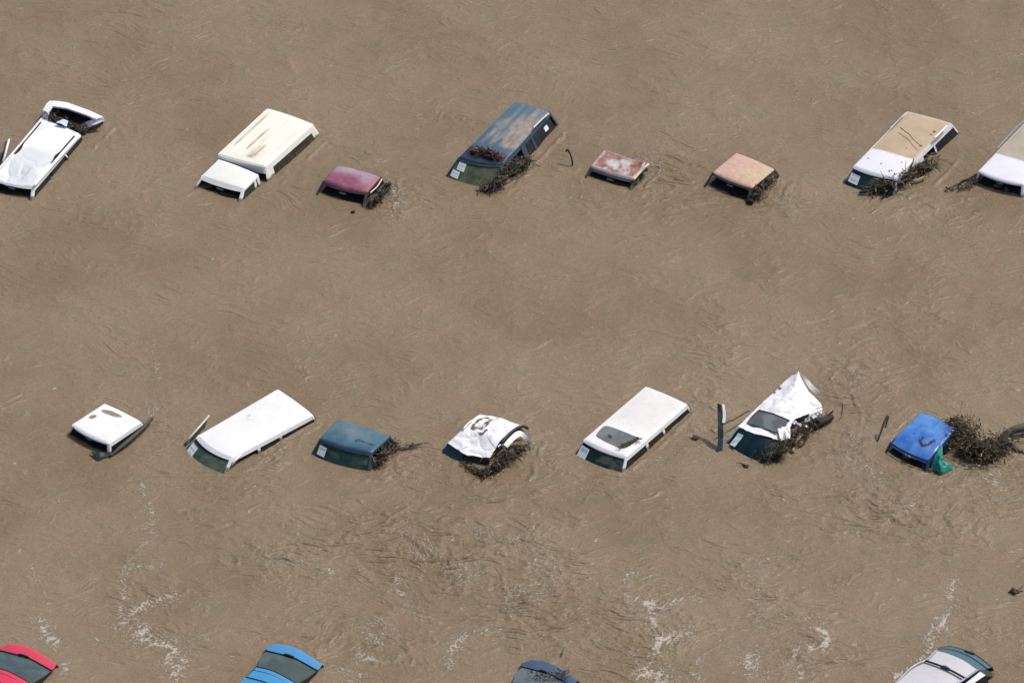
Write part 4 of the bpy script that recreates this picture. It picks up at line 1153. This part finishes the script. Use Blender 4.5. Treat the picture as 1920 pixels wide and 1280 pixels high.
v = thing('silver_wagon', W(1770, 1270), 'silver wagon with a black roof rack in the lower right corner', 'station wagon', VG3)
SILV = np.array([.56, .54, .56])
def cv(P, C):
    k = .3 * speckle(P[..., 0], P[..., 1], 9, 4, .6, .8)
    return lerp(C, np.array([.45, .47, .42]), k), k
sheet('windshield', [[(1755, 1219, .48), (1791, 1230, .52), (1834, 1256, .46)], [(1757, 1216, .32), (1800, 1221, .36), (1848, 1253, .3)], [(1759, 1215, .14), (1784, 1212, .18), (1825, 1225, .18), (1861, 1252, .12)]] if False else
      [[(1755, 1219, .48), (1778, 1225, .52), (1806, 1237, .51), (1834, 1256, .46)], [(1757, 1217, .32), (1781, 1218, .36), (1815, 1231, .35), (1847, 1254, .3)], [(1759, 1215, .14), (1784, 1212, .18), (1825, 1225, .18), (1861, 1251, .12)], [(1760, 1226, -.1), (1785, 1224, -.1), (1828, 1238, -.1), (1864, 1264, -.1)]],
      40, 50, (.06, .13, .17), M_SILT, v, thick=.012)
pathtube('wiper', [(1808, 1221, .26), (1817, 1222, .28), (1827, 1225, .26)], .035, DARK, M_TRIM, v)
pathtube('windshield_trim', [(1759, 1215, .16), (1784, 1212, .2), (1825, 1225, .2), (1861, 1251, .14)], .02, DARK, M_TRIM, v)
pathtube('cowl_trim', [(1758, 1217, .3), (1783, 1217, .34), (1818, 1230, .33), (1852, 1253, .27)], .012, DARK, M_TRIM, v)
R0 = [(1755, 1219, .49), (1778, 1225, .53), (1806, 1237, .53), (1834, 1256, .48)]
R1 = [(1736, 1238, .5), (1762, 1247, .55), (1787, 1258, .55), (1812, 1272, .5)]
R2 = [(1703, 1256, .5), (1730, 1268, .55), (1756, 1280, .55), (1780, 1292, .5)]
R3 = [(1640, 1325, .5), (1668, 1336, .55), (1694, 1348, .55), (1718, 1360, .5)]
sheet('roof', [R0, R1, R2, R3, [(x[0] - 30, x[1] + 55, -.2) for x in R3]], 80, 50, SILV, M_PAINT, v, colfn=cv, thick=.02)
pathtube('roof_rack_bar', [(x[0], x[1], x[2] + .06) for x in R1], .03, DARK, M_TRIM, v)
pathtube('roof_rack_bar', [(x[0] - 66, x[1] + 68, x[2] + .06) for x in R1], .03, DARK, M_TRIM, v)
pathtube('roof_rack_rail', [(1833, 1255, .53), (1812, 1270, .56), (1782, 1292, .56), (1716, 1360, .53)], .03, (.25, .3, .45), M_PAINT, v)
pathtube('roof_rack_rail', [(1755, 1219, .53), (1736, 1237, .55), (1704, 1255, .55), (1640, 1324, .53)], .025, (.35, .35, .4), M_PAINT, v)
pathtube('rack_mount', [(1765, 1249, .58), (1772, 1249, .6), (1780, 1254, .6)], .035, (.04, .05, .12), M_TRIM, v)
sheet('side_frame', [[(1838, 1258, .42), (1814, 1277, .44), (1780, 1302, .44), (1720, 1366, .4)], [(1848, 1265, .30), (1826, 1280, .34), (1790, 1308, .34), (1728, 1372, .3)]], 5, 50, WHITE, M_PAINT, v, thick=.03)
sheet('front_pillar', [[(1834, 1257, .46), (1842, 1260, .38), (1850, 1266, .27)], [(1848, 1254, .30), (1856, 1258, .16), (1868, 1268, -.1)]], 12, 10, (.02, .03, .035), M_PAINT, v, thick=.03)
sheet('side_window', [[(1848, 1265, .28), (1826, 1280, .32), (1790, 1308, .32), (1728, 1372, .3)], [(1858, 1290, -.1), (1834, 1306, -.1), (1800, 1334, -.1), (1738, 1398, -.1)]], 8, 30, (.01, .012, .02), M_DGLASS, v, thick=.01, out=(1, 0, 0))
sheet('left_flank', [[(1757, 1217, .4), (1736, 1238, .48), (1703, 1256, .48), (1640, 1325, .48)], [(1752, 1240, -.15), (1730, 1262, -.15), (1697, 1282, -.15), (1632, 1350, -.15)]], 8, 40, SILV * .9, M_PAINT, v, thick=.02, out=(-1, 0, 0))

# ---- drift and loose pieces ----------------------------------------------
brush('drift_heap', 'dark drift caught at the right side of the maroon cab', [(694, 384, .05), (706, 374, .12), (718, 360, .15), (728, 346, .1)], .17, n=60, ln=.28, straw=.35, leaves=120, seed=21)
brush('drift_mound', 'reddish brown twig mound on the front of the dark blue roof', [(890, 281, .56), (906, 284, .58), (922, 289, .58), (936, 295, .54)], .14, n=70, ln=.3, straw=.15, leaves=120, seed=22, zrad=.07, tone=(1.5, .85, .7))
brush('drift_heap', 'large olive drift clump over the right corner of the dark blue wagon windscreen', [(908, 354, .04), (924, 348, .16), (938, 336, .25), (950, 320, .28), (962, 304, .22)], .19, n=100, ln=.42, straw=.25, leaves=320, seed=23)
brush('drift_heap', 'low dark drift along the near side of the dark blue wagon', [(962, 322, .1), (978, 312, .15), (994, 298, .12)], .15, n=50, ln=.35, straw=.2, leaves=100, seed=24)
brush('drift_heap', 'small drift tuft below the front corner of the rusty roof', [(1182, 346, .05), (1192, 341, .1), (1204, 328, .06)], .08, n=30, ln=.2, leaves=50, seed=25)
brush('drift_heap', 'dark drift tangle at the right side of the peach coloured cab', [(1410, 376, .04), (1418, 362, .2), (1432, 350, .2), (1448, 336, .15)], .15, n=70, ln=.34, straw=.4, leaves=170, seed=26)
brush('drift_heap', 'long spread of branches along the near side of the tan silted wagon', [(1640, 356, .05), (1668, 346, .22), (1696, 330, .25), (1722, 318, .12), (1742, 308, .05)], .27, n=150, ln=.6, straw=.3, leaves=320, seed=27, thick=.011,
      logs=[((1611, 362, .05), (1668, 336, .3), .04, .03, BROWNS[3]), ((1712, 341, .08), (1737, 331, .12), .04, .03, (.42, .33, .2)), ((1740, 300, .05), (1765, 322, .02), .012, .006, BROWNS[0]), ((1690, 305, .4), (1740, 290, .15), .02, .01, BROWNS[2])])
brush('drift_branch', 'leafy dark branch trailing left from the wagon at the right edge', [(1778, 356, .02), (1800, 352, .05), (1816, 348, .08), (1830, 335, .1), (1838, 326, .12)], .10, n=40, ln=.3, leaves=120, seed=28, core=False,
      logs=[((1776, 356, -.01), (1838, 326, .15), .02, .04, BROWNS[3])])
brush('drift_heap', 'drift wedged along the right side of the teal blue cab', [(703, 872, .05), (716, 856, .2), (728, 842, .2), (738, 830, .12)], .16, n=80, ln=.3, straw=.35, leaves=160, seed=29)
brush('drift_branch', 'bare forked branch trailing right from the teal blue cab', [(738, 842, .02), (762, 838, .05), (790, 832, .06)], .05, n=14, ln=.3, leaves=12, seed=30, core=False, straw=.6,
      logs=[((732, 841, .0), (766, 837, .08), .02, .025, (.3, .24, .16)), ((762, 838, .06), (791, 831, .08), .025, .012, BROWNS[1])])
brush('drift_heap', 'black drift hanging under the right side of the crushed white car', [(906, 890, .0), (925, 876, .12), (942, 862, .2), (962, 848, .22), (982, 838, .12)], .20, n=110, ln=.3, straw=.25, leaves=240, seed=31)
brush('drift_heap', 'dark netting of drift in the water before the crushed white car', [(872, 872, .02), (890, 880, .03), (908, 892, .02)], .14, n=60, ln=.35, straw=.1, leaves=80, seed=32, core=False, zrad=.05)
brush('drift_heap', 'olive drift heaped on the right windscreen corner of the torn white wagon', [(1432, 858, .04), (1450, 850, .16), (1464, 840, .26), (1472, 828, .34)], .19, n=100, ln=.36, straw=.35, leaves=340, seed=33)
brush('drift_heap', 'dark tangle filling the smashed near side of the torn white wagon', [(1484, 832, .1), (1496, 812, .2), (1512, 800, .2), (1530, 786, .18)], .2, n=100, ln=.4, straw=.2, leaves=160, seed=34,
      logs=[((1486, 848, .0), (1504, 814, .2), .06, .05, (.30, .22, .13)), ((1500, 838, .0), (1516, 812, .15), .02, .02, BROWNS[0])])
brush('drift_log', 'dark fallen log resting on the water right of the torn white wagon', [(1520, 796, .1), (1540, 786, .12), (1556, 778, .12)], .08, n=20, ln=.3, leaves=30, seed=35, core=False,
      logs=[((1505, 804, .1), (1560, 780, .12), .1, .08, BROWNS[3]), ((1552, 782, .1), (1562, 770, .22), .05, .02, BROWNS[3]), ((1570, 790, -.02), (1580, 752, .05), .02, .01, (.16, .12, .06))])
brush('brushwood_heap', 'big brown brushwood heap against the right side of the bright blue cab', [(1796, 800, .28), (1808, 816, .34), (1822, 838, .28), (1842, 848, .2), (1868, 846, .1), (1884, 832, .06)], .42, n=420, ln=.42, straw=.35, leaves=1500, seed=36, thick=.009, zrad=.30, up=.15, tone=(1.25, 1.1, .9),
      logs=[((1800, 792, .4), (1862, 868, .05), .03, .02, BROWNS[3]), ((1830, 838, .3), (1912, 822, .1), .035, .02, BROWNS[1]), ((1790, 850, .1), (1850, 872, .02), .02, .012, BROWNS[0]), ((1806, 780, .5), (1816, 818, .3), .02, .015, BROWNS[4])])
brush('drift_heap', 'low dark drift in the water before the bright blue cab', [(1728, 872, .0), (1742, 876, .03), (1750, 884, .02)], .12, n=40, ln=.3, leaves=60, seed=37, core=False, zrad=.05)
t = thing('drift_log', W(1900, 815), 'curved grey brown tree trunk rising from the water at the right edge', 'log', "drift debris caught on the vehicles")
pathtube('trunk', [(1868, 836, -.05), (1880, 820, .12), (1896, 808, .22), (1915, 802, .26), (1945, 798, .2)], [.07, .10, .11, .12, .12], (.10, .08, .055), M_WOOD, t, sides=12)
M = Mesh(); M.blob(W(1908, 838, -.06), (.55, .38, .20), (.20, .155, .10), 7, n=26, amp=.22); M.build('mud_mound', M_MUD, t)

brush('drift_on_muddy_car', 'thin dark drift strewn over the rear glass of the muddy dark blue car', [(998, 1262, .46), (1026, 1266, .44), (1048, 1262, .34), (1062, 1262, .3)], .12, n=34, ln=.3, leaves=90, seed=41, zrad=.04, thick=.006, core=False, group='drift on vehicle roofs')
e = thing('bent_black_strip', W(1071, 312), 'curved black strip standing out of the water just left of the rusty roof', 'car part')
pathtube('strip', [(1061, 284, .35), (1065, 281, .38), (1070, 291, .28), (1073, 303, .12), (1073, 316, -.1)], [.03, .035, .025, .025, .02], (.03, .02, .035), M_TRIM, e)
o = thing('upright_door_edge', W(1352, 845), 'dark upright post with a white strip standing left of the torn white wagon', 'car part')
sheet('dark_panel', [[(1345, 755, .9), (1352, 758, .9)], [(1346, 800, .5), (1356, 800, .5)], [(1346, 835, .12), (1356, 830, .15)], [(1343, 856, -.08), (1350, 852, -.08)]], 40, 8, (.025, .035, .035), M_TRIM, o, thick=.04, dent=.03, dfreq=6, out=(0, -1, .3))
sheet('white_strip', [[(1354, 757, .92), (1358, 758, .9)], [(1356, 775, .75), (1361, 776, .74)], [(1354, 792, .6), (1360, 791, .6)]], 20, 6, WHITE, M_PAINT, o, thick=.02, out=(0, -1, .3))
pathtube('side_rail', [(1356, 796, .5), (1356, 820, .26), (1355, 846, -.03)], .02, (.2, .25, .27), M_TRIM, o)
M = Mesh(); stick(M, W(1356, 796, .4), W(1405, 770, .3), .022, .016, (.06, .045, .03), bend=.04, n=12)
tag(M.build('branch', M_WOOD, base=W(1380, 783)), 'thin branch bridging the dark upright post and the torn white wagon', 'branch')
qz = thing('leaning_pole', W(1646, 832), 'thin dark pole leaning out of the water left of the bright blue cab', 'pole')
pathtube('pole', [(1664, 778, .55), (1657, 795, .38), (1651, 812, .2), (1642, 834, -.05)], [.03, .035, .025, .02], (.06, .07, .06), M_WOOD, qz)
pathtube('splinter', [(1660, 802, .3), (1664, 788, .42), (1666, 780, .5)], .022, DARK, M_WOOD, qz)
def bit(u, v, r, col, lab, seed):
    M = Mesh(); M.blob(W(u, v, .03), (r, r * .8, r * .5), col, seed, amp=.5)
    for k_ in range(3):
        c0 = W(u, v, .04); stick(M, c0, c0 + RNG.normal(0, r * 1.6, 3) * [1, 1, .4], .015, .008, col)
    tag(M.build('floating_debris', M_WOOD, base=W(u, v)), lab, 'debris', 'small bits floating on the water')
bit(1902, 1108, .11, (.04, .03, .022), 'small dark lump with a reddish side floating at the right edge', 3)
bit(1304, 820, .08, (.05, .045, .03), 'small dark lump floating right of the white sunroof wagon', 4)
bit(1400, 873, .06, (.05, .045, .03), 'thin dark scrap floating below the torn white wagon', 5)
bit(662, 397, .04, (.03, .025, .02), 'tiny dark scrap floating below the maroon cab', 6)
bit(972, 808, .04, (.05, .04, .03), 'tiny dark scrap behind the crushed white car', 7)
M = Mesh()
stick(M, W(1050, 1233, .0), W(1056, 1216, .12), .03, .015, (.12, .08, .05), bend=.05)
tag(M.build('twig', M_WOOD, base=W(1050, 1225)), 'short twig sticking up behind the muddy dark blue car', 'twig')
